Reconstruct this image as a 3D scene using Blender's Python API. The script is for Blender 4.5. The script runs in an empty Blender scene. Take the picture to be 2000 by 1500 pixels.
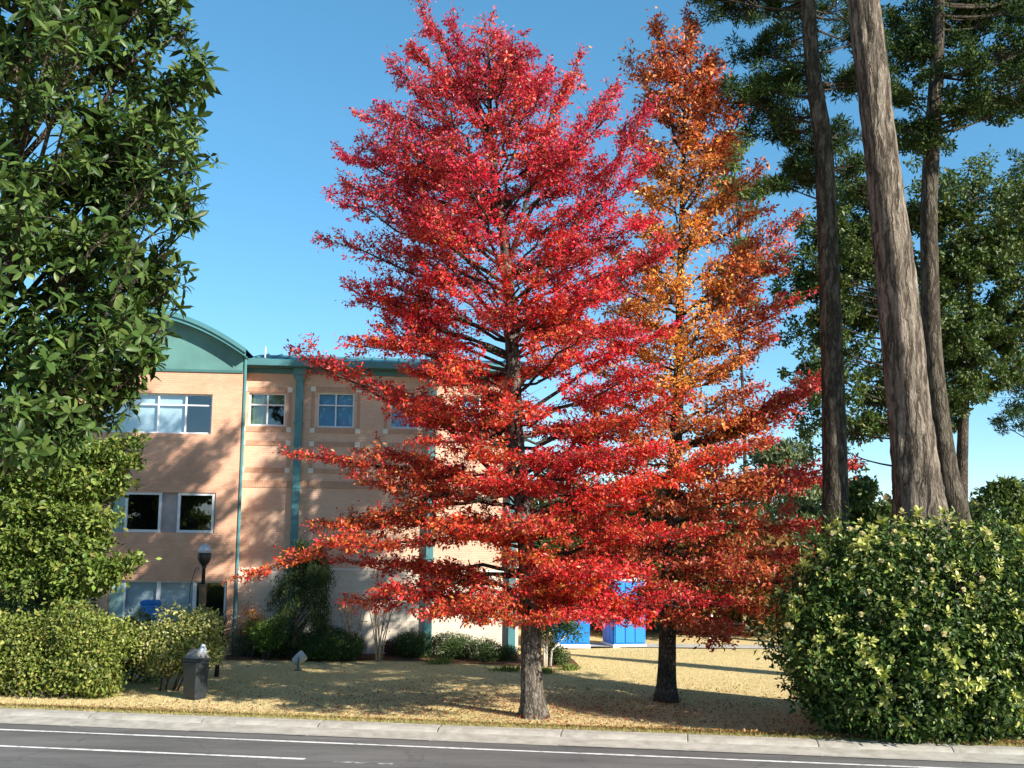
import bpy, math, random
import numpy as np
from mathutils import Vector, Matrix
rng = np.random.default_rng(11)
random.seed(11)
scene = bpy.context.scene
col = scene.collection
rad = math.radians

# ------------------------------------------------------------------ camera
CAM_H = 4.1
FPX = 2200.0
cam_d = bpy.data.cameras.new('camera')
cam_d.sensor_width = 36.0
cam_d.lens = 36.0 * FPX / 2000.0
cam_d.clip_start = 0.1
cam_d.clip_end = 6000
cam = bpy.data.objects.new('camera', cam_d)
col.objects.link(cam)
CAM_R = (Matrix.Rotation(rad(96.95), 3, 'X') @ Matrix.Rotation(rad(0.8), 3, 'Z'))
cam.matrix_world = Matrix.Translation((0, 0, CAM_H)) @ CAM_R.to_4x4()
scene.camera = cam

# ------------------------------------------------------------------ sky and sun
SUN_AZ, SUN_EL = 37.5, 28.0        # light comes from the right and behind the camera
sdir = Vector((math.cos(rad(SUN_AZ)) * math.cos(rad(SUN_EL)), -math.sin(rad(SUN_AZ)) * math.cos(rad(SUN_EL)), math.sin(rad(SUN_EL))))
world = bpy.data.worlds.new('World')
scene.world = world
world.use_nodes = True
wn = world.node_tree.nodes
wl = world.node_tree.links
wn.clear()
sky = wn.new('ShaderNodeTexSky')
sky.sky_type = 'NISHITA'
sky.sun_disc = False
sky.sun_elevation = rad(SUN_EL)
sky.sun_rotation = rad(90 + SUN_AZ)
sky.air_density = 1.0
sky.dust_density = 0.0
sky.ozone_density = 5.0
sky.altitude = 3000
bg = wn.new('ShaderNodeBackground')
bg.inputs['Strength'].default_value = 0.15
hs = wn.new('ShaderNodeHueSaturation'); hs.inputs['Hue'].default_value = .487; hs.inputs['Saturation'].default_value = 1.16
gm = wn.new('ShaderNodeGamma'); gm.inputs[1].default_value = .74
wo = wn.new('ShaderNodeOutputWorld')
wl.new(sky.outputs[0], hs.inputs['Color'])
wl.new(hs.outputs[0], gm.inputs[0])
wl.new(gm.outputs[0], bg.inputs[0])
wl.new(bg.outputs[0], wo.inputs[0])
sun_d = bpy.data.lights.new('sun', 'SUN')
sun_d.energy = 5.0
sun_d.angle = rad(0.55)
sun_d.color = (1.0, 0.93, 0.82)
sun = bpy.data.objects.new('sun', sun_d)
sun.rotation_euler = (-sdir).to_track_quat('-Z', 'Y').to_euler()
sun.location = (20, -20, 40)
col.objects.link(sun)
scene.view_settings.view_transform = 'Standard'
scene.view_settings.look = 'None'
scene.view_settings.gamma = 1.0
scene.view_settings.use_curve_mapping = False
scene.view_settings.exposure = 1.1
scene.cycles.max_bounces = 6
scene.cycles.transparent_max_bounces = 12

# ------------------------------------------------------------------ surveying helpers
def ray(px, py):
    return CAM_R @ Vector(((px - 1000) / FPX, (750 - py) / FPX, -1.0))
def P(px, py, Y):
    d = ray(px, py); t = Y / d.y
    return Vector((d.x * t, Y, CAM_H + d.z * t))
def G(px, py, z=0.0):
    d = ray(px, py); t = (z - CAM_H) / d.z
    return Vector((d.x * t, d.y * t, z))

# ------------------------------------------------------------------ scene helpers
def tag(o, label=None, cat=None, group=None, kind=None):
    if label: o['label'] = label
    if cat: o['category'] = cat
    if group: o['group'] = group
    if kind: o['kind'] = kind
    return o
def thing(name, label, cat, loc=(0, 0, 0), rz=0.0, group=None):
    o = bpy.data.objects.new(name, None)
    o.empty_display_size = 0.3
    col.objects.link(o)
    o.location = loc
    o.rotation_euler = (0, 0, rz)
    return tag(o, label, cat, group)
def link(name, me, parent=None):
    o = bpy.data.objects.new(name, me)
    col.objects.link(o)
    if parent is not None:
        o.parent = parent
    return o
def copy_tree(o, parent=None):
    c = o.copy(); col.objects.link(c); c.parent = parent
    for ch in list(o.children):
        copy_tree(ch, c)
    return c

def mesh_np(name, verts, facelist, mat, colr=None, smooth=False):
    """verts (N,3); facelist: arrays (M,k)"""
    me = bpy.data.meshes.new(name)
    verts = np.asarray(verts, dtype=np.float32)
    facelist = [np.asarray(f, dtype=np.int32) for f in facelist if len(f)]
    loops = np.concatenate([f.ravel() for f in facelist])
    tot = np.concatenate([np.full(len(f), f.shape[1], dtype=np.int32) for f in facelist])
    start = np.concatenate([[0], np.cumsum(tot)[:-1]]).astype(np.int32)
    me.vertices.add(len(verts)); me.vertices.foreach_set('co', verts.ravel())
    me.loops.add(len(loops)); me.loops.foreach_set('vertex_index', loops)
    me.polygons.add(len(tot)); me.polygons.foreach_set('loop_start', start)
    me.polygons.foreach_set('loop_total', tot)
    me.update(calc_edges=True)
    if smooth:
        me.polygons.foreach_set('use_smooth', np.ones(len(tot), dtype=bool))
    if colr is not None:
        a = me.color_attributes.new('Col', 'FLOAT_COLOR', 'POINT')
        c4 = np.ones((len(verts), 4), dtype=np.float32); c4[:, :3] = colr
        a.data.foreach_set('color', c4.ravel())
    if mat is not None:
        me.materials.append(mat)
    return me

class MB:
    def __init__(s):
        s.v = []; s.f = []
    def add(s, vs, fs):
        b = len(s.v); s.v += [tuple(v) for v in vs]; s.f += [tuple(i + b for i in f) for f in fs]
        return s
    def box(s, x0, x1, y0, y1, z0, z1):
        return s.add([(x0, y0, z0), (x1, y0, z0), (x1, y1, z0), (x0, y1, z0), (x0, y0, z1), (x1, y0, z1), (x1, y1, z1), (x0, y1, z1)],
              [(0, 3, 2, 1), (4, 5, 6, 7), (0, 1, 5, 4), (1, 2, 6, 5), (2, 3, 7, 6), (3, 0, 4, 7)])
    def quad(s, *p):
        return s.add(p, [tuple(range(len(p)))])
    def frustum(s, cx, cy, z0, z1, a0, b0, a1, b1):
        return s.add([(cx - a0, cy - b0, z0), (cx + a0, cy - b0, z0), (cx + a0, cy + b0, z0), (cx - a0, cy + b0, z0),
                      (cx - a1, cy - b1, z1), (cx + a1, cy - b1, z1), (cx + a1, cy + b1, z1), (cx - a1, cy + b1, z1)],
              [(0, 3, 2, 1), (4, 5, 6, 7), (0, 1, 5, 4), (1, 2, 6, 5), (2, 3, 7, 6), (3, 0, 4, 7)])
    def tube(s, pts, rr, n=8, cap=True, ridge=0.0, seed=0):
        pts = [Vector(p) for p in pts]
        m = len(pts)
        ring = []
        ref = Vector((0.31, 0.95, 0.05))
        for i in range(m):
            t = (pts[min(i + 1, m - 1)] - pts[max(i - 1, 0)]).normalized()
            a = t.cross(ref)
            if a.length < 1e-3: a = t.cross(Vector((1, 0, 0)))
            a.normalize(); b = t.cross(a)
            r = rr[i] if hasattr(rr, '__len__') else rr
            base = len(s.v)
            for k in range(n):
                an = 2 * math.pi * k / n
                q = r
                if ridge:
                    q = r * (1 + ridge * (math.sin(an * 5 + seed + 0.13 * i) * .5 + math.sin(an * 9 + seed * 2 - .1 * i) * .35 + random.uniform(-.35, .35)))
                p = pts[i] + (a * math.cos(an) + b * math.sin(an)) * q
                s.v.append((p.x, p.y, p.z))
            ring.append(base)
        for i in range(m - 1):
            for k in range(n):
                k2 = (k + 1) % n
                s.f.append((ring[i] + k, ring[i] + k2, ring[i + 1] + k2, ring[i + 1] + k))
        if cap:
            s.f.append(tuple(ring[0] + k for k in reversed(range(n))))
            s.f.append(tuple(ring[-1] + k for k in range(n)))
        return s
    def lathe(s, prof, c=(0, 0, 0), n=16):
        base = len(s.v)
        for (r, z) in prof:
            for k in range(n):
                an = 2 * math.pi * k / n
                s.v.append((c[0] + r * math.cos(an), c[1] + r * math.sin(an), c[2] + z))
        for i in range(len(prof) - 1):
            for k in range(n):
                k2 = (k + 1) % n
                s.f.append((base + i * n + k, base + i * n + k2, base + (i + 1) * n + k2, base + (i + 1) * n + k))
        s.f.append(tuple(base + k for k in reversed(range(n))))
        s.f.append(tuple(base + (len(prof) - 1) * n + k for k in range(n)))
        return s
    def prism_y(s, poly, y0, y1):          # poly in (x,z), counter-clockwise seen from -y
        n = len(poly)
        vs = [(x, y0, z) for x, z in poly] + [(x, y1, z) for x, z in poly]
        fs = [tuple(range(n)), tuple(n + i for i in reversed(range(n)))]
        for i in range(n):
            j = (i + 1) % n
            fs.append((i, n + i, n + j, j))
        return s.add(vs, fs)
    def build(s, name, mat, parent=None, smooth=False, bevel=0.0):
        me = bpy.data.meshes.new(name)
        me.from_pydata(s.v, [], s.f)
        me.update()
        if smooth:
            me.polygons.foreach_set('use_smooth', np.ones(len(me.polygons), dtype=bool))
        me.materials.append(mat)
        o = link(name, me, parent)
        if bevel:
            b = o.modifiers.new('bevel', 'BEVEL'); b.width = bevel; b.segments = 2; b.limit_method = 'ANGLE'
        return o

# ------------------------------------------------------------------ materials
def new_mat(name):
    m = bpy.data.materials.new(name); m.use_nodes = True
    nt = m.node_tree
    return m, nt, nt.nodes, nt.links, nt.nodes['Principled BSDF']
def spec(b, v):
    b.inputs['Specular IOR Level'].default_value = v
def mat_plain(name, c, rough=0.6, var=0.12, scale=6.0, metal=0.0, bump=0.0, bscale=60.0, stretch=None, sp=0.4, c2=None, coord='Object', fac=None):
    m, nt, N, L, B = new_mat(name)
    tc = N.new('ShaderNodeTexCoord')
    mp = N.new('ShaderNodeMapping'); L.new(tc.outputs[coord], mp.inputs[0])
    if stretch: mp.inputs['Scale'].default_value = stretch
    n1 = N.new('ShaderNodeTexNoise'); n1.inputs['Scale'].default_value = scale; n1.inputs['Detail'].default_value = 6; n1.inputs['Roughness'].default_value = .65
    L.new(mp.outputs[0], n1.inputs['Vector'])
    rp = N.new('ShaderNodeValToRGB')
    if c2 is None:
        a = [max(0, x * (1 - var)) for x in c]; b2 = [min(1, x * (1 + var)) for x in c]
    else:
        a, b2 = c, c2
    lo, hi = fac or (0.3, 0.7)
    rp.color_ramp.elements[0].position = lo; rp.color_ramp.elements[1].position = hi
    rp.color_ramp.elements[0].color = (*a, 1); rp.color_ramp.elements[1].color = (*b2, 1)
    L.new(n1.outputs['Fac'], rp.inputs[0]); L.new(rp.outputs[0], B.inputs['Base Color'])
    B.inputs['Roughness'].default_value = rough; B.inputs['Metallic'].default_value = metal; spec(B, sp)
    if bump:
        n2 = N.new('ShaderNodeTexNoise'); n2.inputs['Scale'].default_value = bscale; n2.inputs['Detail'].default_value = 5
        L.new(mp.outputs[0], n2.inputs['Vector'])
        bp = N.new('ShaderNodeBump'); bp.inputs['Strength'].default_value = bump; bp.inputs['Distance'].default_value = .03
        L.new(n2.outputs['Fac'], bp.inputs['Height']); L.new(bp.outputs[0], B.inputs['Normal'])
    return m
def mat_leaf(name, rough=0.45, trans=0.35, sp=0.4, tint=(1, 1, 1)):
    m, nt, N, L, B = new_mat(name)
    at = N.new('ShaderNodeAttribute'); at.attribute_name = 'Col'
    L.new(at.outputs['Color'], B.inputs['Base Color'])
    B.inputs['Roughness'].default_value = rough; spec(B, sp)
    tr = N.new('ShaderNodeBsdfTranslucent')
    mul = N.new('ShaderNodeMix'); mul.data_type = 'RGBA'; mul.blend_type = 'MULTIPLY'; mul.inputs[0].default_value = 1
    L.new(at.outputs['Color'], mul.inputs[6]); mul.inputs[7].default_value = (*tint, 1)
    L.new(mul.outputs[2], tr.inputs['Color'])
    mx = N.new('ShaderNodeMixShader'); mx.inputs[0].default_value = trans
    L.new(B.outputs[0], mx.inputs[1]); L.new(tr.outputs[0], mx.inputs[2])
    L.new(mx.outputs[0], N['Material Output'].inputs['Surface'])
    return m
def mat_bark(name, c1, c2, vs=14.0, stretch=(1, 1, .16), bump=.9, lichen=None):
    m, nt, N, L, B = new_mat(name)
    tc = N.new('ShaderNodeTexCoord'); mp = N.new('ShaderNodeMapping'); mp.inputs['Scale'].default_value = stretch
    L.new(tc.outputs['Object'], mp.inputs[0])
    ns = N.new('ShaderNodeTexNoise'); ns.inputs['Scale'].default_value = vs * .5; ns.inputs['Detail'].default_value = 4
    L.new(mp.outputs[0], ns.inputs['Vector'])
    add = N.new('ShaderNodeMixRGB'); add.blend_type = 'ADD'; add.inputs[0].default_value = .12
    L.new(mp.outputs[0], add.inputs[1]); L.new(ns.outputs['Color'], add.inputs[2])
    vo = N.new('ShaderNodeTexVoronoi'); vo.feature = 'DISTANCE_TO_EDGE'; vo.inputs['Scale'].default_value = vs
    L.new(add.outputs[0], vo.inputs['Vector'])
    rp = N.new('ShaderNodeValToRGB'); rp.color_ramp.elements[0].position = .0; rp.color_ramp.elements[1].position = .28
    rp.color_ramp.elements[0].color = (*c1, 1); rp.color_ramp.elements[1].color = (*c2, 1)
    L.new(vo.outputs['Distance'], rp.inputs[0])
    n2 = N.new('ShaderNodeTexNoise'); n2.inputs['Scale'].default_value = 2.2; n2.inputs['Detail'].default_value = 8
    L.new(tc.outputs['Object'], n2.inputs['Vector'])
    r2 = N.new('ShaderNodeValToRGB'); r2.color_ramp.elements[0].position = .35; r2.color_ramp.elements[1].position = .7
    r2.color_ramp.elements[0].color = (.55, .55, .55, 1); r2.color_ramp.elements[1].color = (1.15, 1.12, 1.05, 1)
    L.new(n2.outputs['Fac'], r2.inputs[0])
    mu = N.new('ShaderNodeMixRGB'); mu.blend_type = 'MULTIPLY'; mu.inputs[0].default_value = 1
    L.new(rp.outputs[0], mu.inputs[1]); L.new(r2.outputs[0], mu.inputs[2])
    L.new(mu.outputs[0], B.inputs['Base Color'])
    B.inputs['Roughness'].default_value = .9; spec(B, .15)
    bp = N.new('ShaderNodeBump'); bp.inputs['Strength'].default_value = bump; bp.inputs['Distance'].default_value = .06
    L.new(vo.outputs['Distance'], bp.inputs['Height']); L.new(bp.outputs[0], B.inputs['Normal'])
    return m
def mat_bark2(name, c0, c1, c2, scale=5.0, stretch=(1, 1, .12), bump=1.0):
    """long furrowed plates from stretched ridged noise"""
    m, nt, N, L, B = new_mat(name)
    tc = N.new('ShaderNodeTexCoord')
    w = N.new('ShaderNodeTexNoise'); w.inputs['Scale'].default_value = 1.7; w.inputs['Detail'].default_value = 3
    L.new(tc.outputs['Object'], w.inputs['Vector'])
    ad = N.new('ShaderNodeMixRGB'); ad.blend_type = 'ADD'; ad.inputs[0].default_value = .22
    L.new(tc.outputs['Object'], ad.inputs[1]); L.new(w.outputs['Color'], ad.inputs[2])
    mp = N.new('ShaderNodeMapping'); mp.inputs['Scale'].default_value = stretch; L.new(ad.outputs[0], mp.inputs[0])
    def furrow(scale, wid):
        n = N.new('ShaderNodeTexNoise'); n.inputs['Scale'].default_value = scale; n.inputs['Detail'].default_value = 5; n.inputs['Roughness'].default_value = .6
        L.new(mp.outputs[0], n.inputs['Vector'])
        s = N.new('ShaderNodeMath'); s.operation = 'SUBTRACT'; s.inputs[1].default_value = .5; L.new(n.outputs['Fac'], s.inputs[0])
        ab = N.new('ShaderNodeMath'); ab.operation = 'ABSOLUTE'; L.new(s.outputs[0], ab.inputs[0])
        mu = N.new('ShaderNodeMath'); mu.operation = 'MULTIPLY'; mu.use_clamp = True; mu.inputs[1].default_value = wid; L.new(ab.outputs[0], mu.inputs[0])
        return mu
    f1 = furrow(scale, 9.0); f2 = furrow(scale * 2.3, 7.0)
    mf = N.new('ShaderNodeMath'); mf.operation = 'MULTIPLY'; L.new(f1.outputs[0], mf.inputs[0])
    m2 = N.new('ShaderNodeMath'); m2.operation = 'MULTIPLY_ADD'; m2.inputs[1].default_value = .6; m2.inputs[2].default_value = .4; L.new(f2.outputs[0], m2.inputs[0]); L.new(m2.outputs[0], mf.inputs[1])
    n2 = N.new('ShaderNodeTexNoise'); n2.inputs['Scale'].default_value = 22; n2.inputs['Detail'].default_value = 6; n2.inputs['Roughness'].default_value = .7
    mp2 = N.new('ShaderNodeMapping'); mp2.inputs['Scale'].default_value = (1, 1, .4); L.new(ad.outputs[0], mp2.inputs[0]); L.new(mp2.outputs[0], n2.inputs['Vector'])
    mix = N.new('ShaderNodeMath'); mix.operation = 'MULTIPLY'; L.new(mf.outputs[0], mix.inputs[0])
    m3 = N.new('ShaderNodeMath'); m3.operation = 'MULTIPLY_ADD'; m3.inputs[1].default_value = 1.1; m3.inputs[2].default_value = .3; L.new(n2.outputs['Fac'], m3.inputs[0]); L.new(m3.outputs[0], mix.inputs[1])
    rp = N.new('ShaderNodeValToRGB'); e = rp.color_ramp.elements
    e[0].position = .03; e[0].color = (*c0, 1); e[1].position = .9; e[1].color = (*c2, 1)
    k = e.new(.35); k.color = (*c1, 1)
    L.new(mix.outputs[0], rp.inputs[0]); L.new(rp.outputs[0], B.inputs['Base Color'])
    B.inputs['Roughness'].default_value = .92; spec(B, .12)
    bp = N.new('ShaderNodeBump'); bp.inputs['Strength'].default_value = bump; bp.inputs['Distance'].default_value = .05
    L.new(mix.outputs[0], bp.inputs['Height']); L.new(bp.outputs[0], B.inputs['Normal'])
    return m
def mat_brick(name, c1, c2, mortar, bw=.203, bh=.067, soldier=False, msize=.008, stain=.18):
    m, nt, N, L, B = new_mat(name)
    tc = N.new('ShaderNodeTexCoord'); sp_ = N.new('ShaderNodeSeparateXYZ'); cb = N.new('ShaderNodeCombineXYZ')
    L.new(tc.outputs['Object'], sp_.inputs[0])
    ad = N.new('ShaderNodeMath'); ad.operation = 'ADD'
    L.new(sp_.outputs['X'], ad.inputs[0]); L.new(sp_.outputs['Y'], ad.inputs[1])
    L.new(ad.outputs[0], cb.inputs['X']); L.new(sp_.outputs['Z'], cb.inputs['Y'])
    br = N.new('ShaderNodeTexBrick')
    br.inputs['Scale'].default_value = 1.0
    br.inputs['Brick Width'].default_value = bw; br.inputs['Row Height'].default_value = bh
    br.inputs['Mortar Size'].default_value = msize; br.inputs['Mortar Smooth'].default_value = .2; br.inputs['Bias'].default_value = 0
    if soldier: br.offset = 0.0
    br.inputs['Color1'].default_value = (*c1, 1); br.inputs['Color2'].default_value = (*c2, 1); br.inputs['Mortar'].default_value = (*mortar, 1)
    L.new(cb.outputs[0], br.inputs['Vector'])
    n2 = N.new('ShaderNodeTexNoise'); n2.inputs['Scale'].default_value = .9; n2.inputs['Detail'].default_value = 9; n2.inputs['Roughness'].default_value = .7
    L.new(tc.outputs['Object'], n2.inputs['Vector'])
    r2 = N.new('ShaderNodeValToRGB'); r2.color_ramp.elements[0].position = .3; r2.color_ramp.elements[1].position = .7
    r2.color_ramp.elements[0].color = (1 - stain, 1 - stain * 1.1, 1 - stain * 1.2, 1); r2.color_ramp.elements[1].color = (1.05, 1.05, 1.05, 1)
    L.new(n2.outputs['Fac'], r2.inputs[0])
    mu = N.new('ShaderNodeMixRGB'); mu.blend_type = 'MULTIPLY'; mu.inputs[0].default_value = 1
    L.new(br.outputs['Color'], mu.inputs[1]); L.new(r2.outputs[0], mu.inputs[2])
    L.new(mu.outputs[0], B.inputs['Base Color'])
    B.inputs['Roughness'].default_value = .88; spec(B, .2)
    bp = N.new('ShaderNodeBump'); bp.inputs['Strength'].default_value = .6; bp.inputs['Distance'].default_value = .01; bp.invert = True
    L.new(br.outputs['Fac'], bp.inputs['Height']); L.new(bp.outputs[0], B.inputs['Normal'])
    return m
def mat_glass(name, refl=.16, tint=(.75, .85, .9)):
    m, nt, N, L, B = new_mat(name)
    N.remove(B)
    t = N.new('ShaderNodeBsdfTransparent'); t.inputs[0].default_value = (*tint, 1)
    g = N.new('ShaderNodeBsdfGlossy'); g.inputs['Roughness'].default_value = .02; g.inputs[0].default_value = (.95, .97, 1, 1)
    ns = N.new('ShaderNodeTexNoise'); ns.inputs['Scale'].default_value = 1.3
    bp = N.new('ShaderNodeBump'); bp.inputs['Strength'].default_value = .05; bp.inputs['Distance'].default_value = .05
    L.new(ns.outputs['Fac'], bp.inputs['Height']); L.new(bp.outputs[0], g.inputs['Normal'])
    mx = N.new('ShaderNodeMixShader'); mx.inputs[0].default_value = refl
    L.new(t.outputs[0], mx.inputs[1]); L.new(g.outputs[0], mx.inputs[2]); L.new(mx.outputs[0], N['Material Output'].inputs['Surface'])
    return m

M = {}
M['bark_grey'] = mat_bark2('bark_grey', (.055, .045, .037), (.19, .165, .135), (.36, .32, .27), 9, (1, 1, .28))
M['bark_dark'] = mat_bark('bark_dark', (.025, .02, .016), (.12, .1, .08), 18, (1, 1, .3), .8)
M['bark_pine'] = mat_bark2('bark_pine', (.045, .036, .028), (.17, .138, .108), (.33, .28, .225), 4.5, (1, 1, .13))
M['bark_pine2'] = mat_bark2('bark_pine2', (.03, .025, .018), (.09, .076, .058), (.19, .165, .125), 5.5, (1, 1, .22))
M['bark_pale'] = mat_plain('bark_pale', (.55, .5, .42), .8, .25, 20, bump=.3)
M['stem_tan'] = mat_plain('stem_tan', (.42, .3, .19), .8, .3, 18, bump=.3)
M['twig'] = mat_plain('twig', (.07, .055, .045), .85, .3, 10)
M['leaf_red'] = mat_leaf('leaf_red', .42, .38, .45, (1.1, 1.0, 1.0))
M['leaf_gloss'] = mat_leaf('leaf_gloss', .42, .18, .25, (1.1, 1.25, .6))
M['leaf_soft'] = mat_leaf('leaf_soft', .5, .28, .35, (1.15, 1.2, .6))
M['needle'] = mat_leaf('needle', .6, .2, .12, (1.1, 1.15, .7))
M['blade'] = mat_leaf('blade', .7, .3, .2)

# ------------------------------------------------------------------ foliage helpers
def unit(a):
    return a / np.maximum(np.linalg.norm(a, axis=1, keepdims=True), 1e-9)
def rvec(n):
    return unit(rng.normal(size=(n, 3)))
def leaf_arrays(pos, d, nrm, L, W, colr, fold=.22):
    """small folded diamond leaves"""
    n = len(pos)
    d = unit(d); side = unit(np.cross(d, nrm)); nn = np.cross(side, d)
    L = np.broadcast_to(np.asarray(L, float), (n,))[:, None]; W = np.broadcast_to(np.asarray(W, float), (n,))[:, None]
    v = np.empty((n, 4, 3))
    v[:, 0] = pos
    v[:, 1] = pos + d * L * .45 + side * W * .5 + nn * W * fold
    v[:, 2] = pos + d * L
    v[:, 3] = pos + d * L * .45 - side * W * .5 + nn * W * fold
    b = (np.arange(n) * 4)[:, None]
    f = np.concatenate([b + np.array([[0, 1, 2]]), b + np.array([[0, 2, 3]])])
    return v.reshape(-1, 3), f, np.repeat(colr, 4, axis=0)
def big_leaf_arrays(pos, d, nrm, L, W, colr, droop=.25):
    """oval leaves bent along the midrib"""
    n = len(pos)
    d = unit(d); side = unit(np.cross(d, nrm)); nn = np.cross(side, d)
    L = np.broadcast_to(np.asarray(L, float), (n,))[:, None]; W = np.broadcast_to(np.asarray(W, float), (n,))[:, None]
    v = np.empty((n, 8, 3))
    def at(t): return pos + d * L * t - nn * L * droop * t * t
    v[:, 0] = at(0); v[:, 7] = at(1.0)
    for k, (t, w) in enumerate(((.36, .42), (.7, .44))):
        c = at(t); up = nn * W * .12
        v[:, 1 + 3 * k] = c + side * W * w + up
        v[:, 2 + 3 * k] = c
        v[:, 3 + 3 * k] = c - side * W * w + up
    b = (np.arange(n) * 8)[:, None]
    tr = [[0, 1, 2], [0, 2, 3], [4, 7, 5], [5, 7, 6]]
    qd = [[1, 4, 5, 2], [2, 5, 6, 3]]
    ft = np.concatenate([b + np.array([t]) for t in tr]); fq = np.concatenate([b + np.array([q]) for q in qd])
    return v.reshape(-1, 3), ft, fq, np.repeat(colr, 8, axis=0)
class Foliage:
    def __init__(s): s.p = []; s.d = []; s.n = []; s.L = []; s.W = []; s.c = []
    def add(s, p, d, n, L, W, c):
        k = len(p)
        s.p.append(p); s.d.append(d); s.n.append(n)
        s.L.append(np.broadcast_to(L, (k,))); s.W.append(np.broadcast_to(W, (k,))); s.c.append(c)
    def cat(s):
        return [np.concatenate(x) for x in (s.p, s.d, s.n, s.L, s.W, s.c)]
    def build(s, name, mat, parent=None, big=False, droop=.25, keep=None):
        a = s.cat()
        if keep is not None:
            m = keep(a[0]); a = [x[m] for x in a]
        if big:
            v, ft, fq, c = big_leaf_arrays(*a, droop=droop); me = mesh_np(name, v, [ft, fq], mat, c, smooth=True)
        else:
            v, f, c = leaf_arrays(*a); me = mesh_np(name, v, [f], mat, c)
        return link(name, me, parent)
def pick(palette, weights, n, jit=.18):
    pal = np.array(palette, float); w = np.array(weights, float); w /= w.sum()
    c = pal[rng.choice(len(pal), n, p=w)]
    return np.clip(c * (1 + rng.normal(0, jit, (n, 1))) * (1 + rng.normal(0, .06, (n, 3))), 0.002, .95)
def bez(p0, p1, p2, t):
    return p0 * (1 - t) ** 2 + p1 * 2 * t * (1 - t) + p2 * t * t

def poly_at(pts, z):
    """point on a trunk polyline at height z"""
    for a, b in zip(pts[:-1], pts[1:]):
        if a.z <= z <= b.z:
            return a.lerp(b, (z - a.z) / max(1e-6, b.z - a.z))
    return pts[-1].copy() if z > pts[-1].z else pts[0].copy()

def smooth_line(pts, rr, sub=5):
    """Catmull-Rom through pts with radii"""
    out = []; ro = []
    n = len(pts)
    for i in range(n - 1):
        p0, p1, p2, p3 = pts[max(i - 1, 0)], pts[i], pts[i + 1], pts[min(i + 2, n - 1)]
        for k in range(sub):
            t = k / sub
            q = 0.5 * ((2 * p1) + (p2 - p0) * t + (2 * p0 - 5 * p1 + 4 * p2 - p3) * t * t + (3 * p1 - p0 - 3 * p2 + p3) * t ** 3)
            out.append(q); ro.append(rr[i] + (rr[i + 1] - rr[i]) * t)
    out.append(pts[-1]); ro.append(rr[-1])
    return out, ro

def tree_branch(parent, fol, p0, tip, r0, mat, colf, twigs=20, twig_len=1.0, leaf=(.085, .05), dens=34, arch=.12, flat=.35, name='branch', start=.18, subs=3, spread=.06):
    """one limb with its twigs; leaves go to fol"""
    p0 = Vector(p0); tip = Vector(tip)
    L = (tip - p0).length
    mid = p0.lerp(tip, random.uniform(.4, .6)) + Vector((random.uniform(-.11, .11) * L, random.uniform(-.11, .11) * L, -arch * L + random.uniform(-.05, .05) * L))
    mb = MB()
    K = 7
    pts = [bez(p0, mid, tip, k / K) + (Vector((random.gauss(0, 1), random.gauss(0, 1), random.gauss(0, 1))) * .018 * L if 0 < k < K else Vector((0, 0, 0))) for k in range(K + 1)]
    mb.tube(pts, [max(.006, r0 * (1 - k / K) ** .8 + .005) for k in range(K + 1)], 6)
    tg = (tip - p0).normalized()
    sd = tg.cross(Vector((0, 0, 1)))
    if sd.length < .2: sd = Vector((random.uniform(-1, 1), random.uniform(-1, 1), 0))
    sd.normalize()
    segs = []
    for i in range(twigs):
        t = start + (1 - start) * ((i + random.random()) / twigs)
        o = bez(p0, mid, tip, t)
        s = 1 if i % 2 else -1
        up = random.uniform(-flat * .5, flat)
        d = (tg * random.uniform(.1, .95) + sd * s * random.uniform(.15, 1.0) + Vector((0, 0, up))).normalized()
        l = twig_len * (1.15 - .75 * t) * random.uniform(.6, 1.2)
        l = min(l, .55 * L + .25)
        e = o + d * l + Vector((0, 0, -.06 * l))
        mb.tube([o, o.lerp(e, .5) + Vector((0, 0, .03 * l)), e], [.011, .007, .003], 3, cap=False)
        segs.append((o, e))
        for k in range(subs):
            u = random.uniform(.25, .95)
            so = o.lerp(e, u)
            s2 = random.choice((-1, 1))
            dd = (d * .6 + d.cross(Vector((0, 0, 1))) * s2 * random.uniform(.3, .9) + Vector((0, 0, random.uniform(-.2, .4)))).normalized()
            se = so + dd * l * random.uniform(.25, .5)
            mb.tube([so, se], [.005, .002], 3, cap=False)
            segs.append((so, se))
    segs.append((bez(p0, mid, tip, .8), tip))
    A = np.array([list(a) for a, b in segs]); Bv = np.array([list(b) for a, b in segs])
    ln = np.linalg.norm(Bv - A, axis=1)
    cnt = np.maximum(2, (ln * dens * rng.choice([.25, .8, 1.3, 2.0], len(segs))).astype(int))
    idx = np.repeat(np.arange(len(segs)), cnt); n = len(idx)
    u = rng.uniform(.12, 1.02, n)[:, None]
    pos = A[idx] + (Bv[idx] - A[idx]) * u + rng.normal(0, spread, (n, 3)) * np.array([1, 1, .8])
    dirs = unit(unit(Bv[idx] - A[idx]) * .7 + rvec(n) * .9 + np.array([0, 0, -.25]))
    nr = unit(rvec(n) * .9 + np.array([0.25, -.25, .65]))
    sc = np.clip(rng.lognormal(0, .32, n), .4, 1.7)
    fol.add(pos, dirs, nr, leaf[0] * sc, leaf[1] * sc, colf(pos, n))
    return mb.build(name, mat, parent, smooth=True)

def profile(pxs, Y):
    a = [P(px, py, Y) for py, px in pxs]
    z = np.array([p.z for p in a]); x = np.array([p.x for p in a])
    o = np.argsort(z)
    return lambda zz: float(np.interp(zz, z[o], x[o]))

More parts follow.
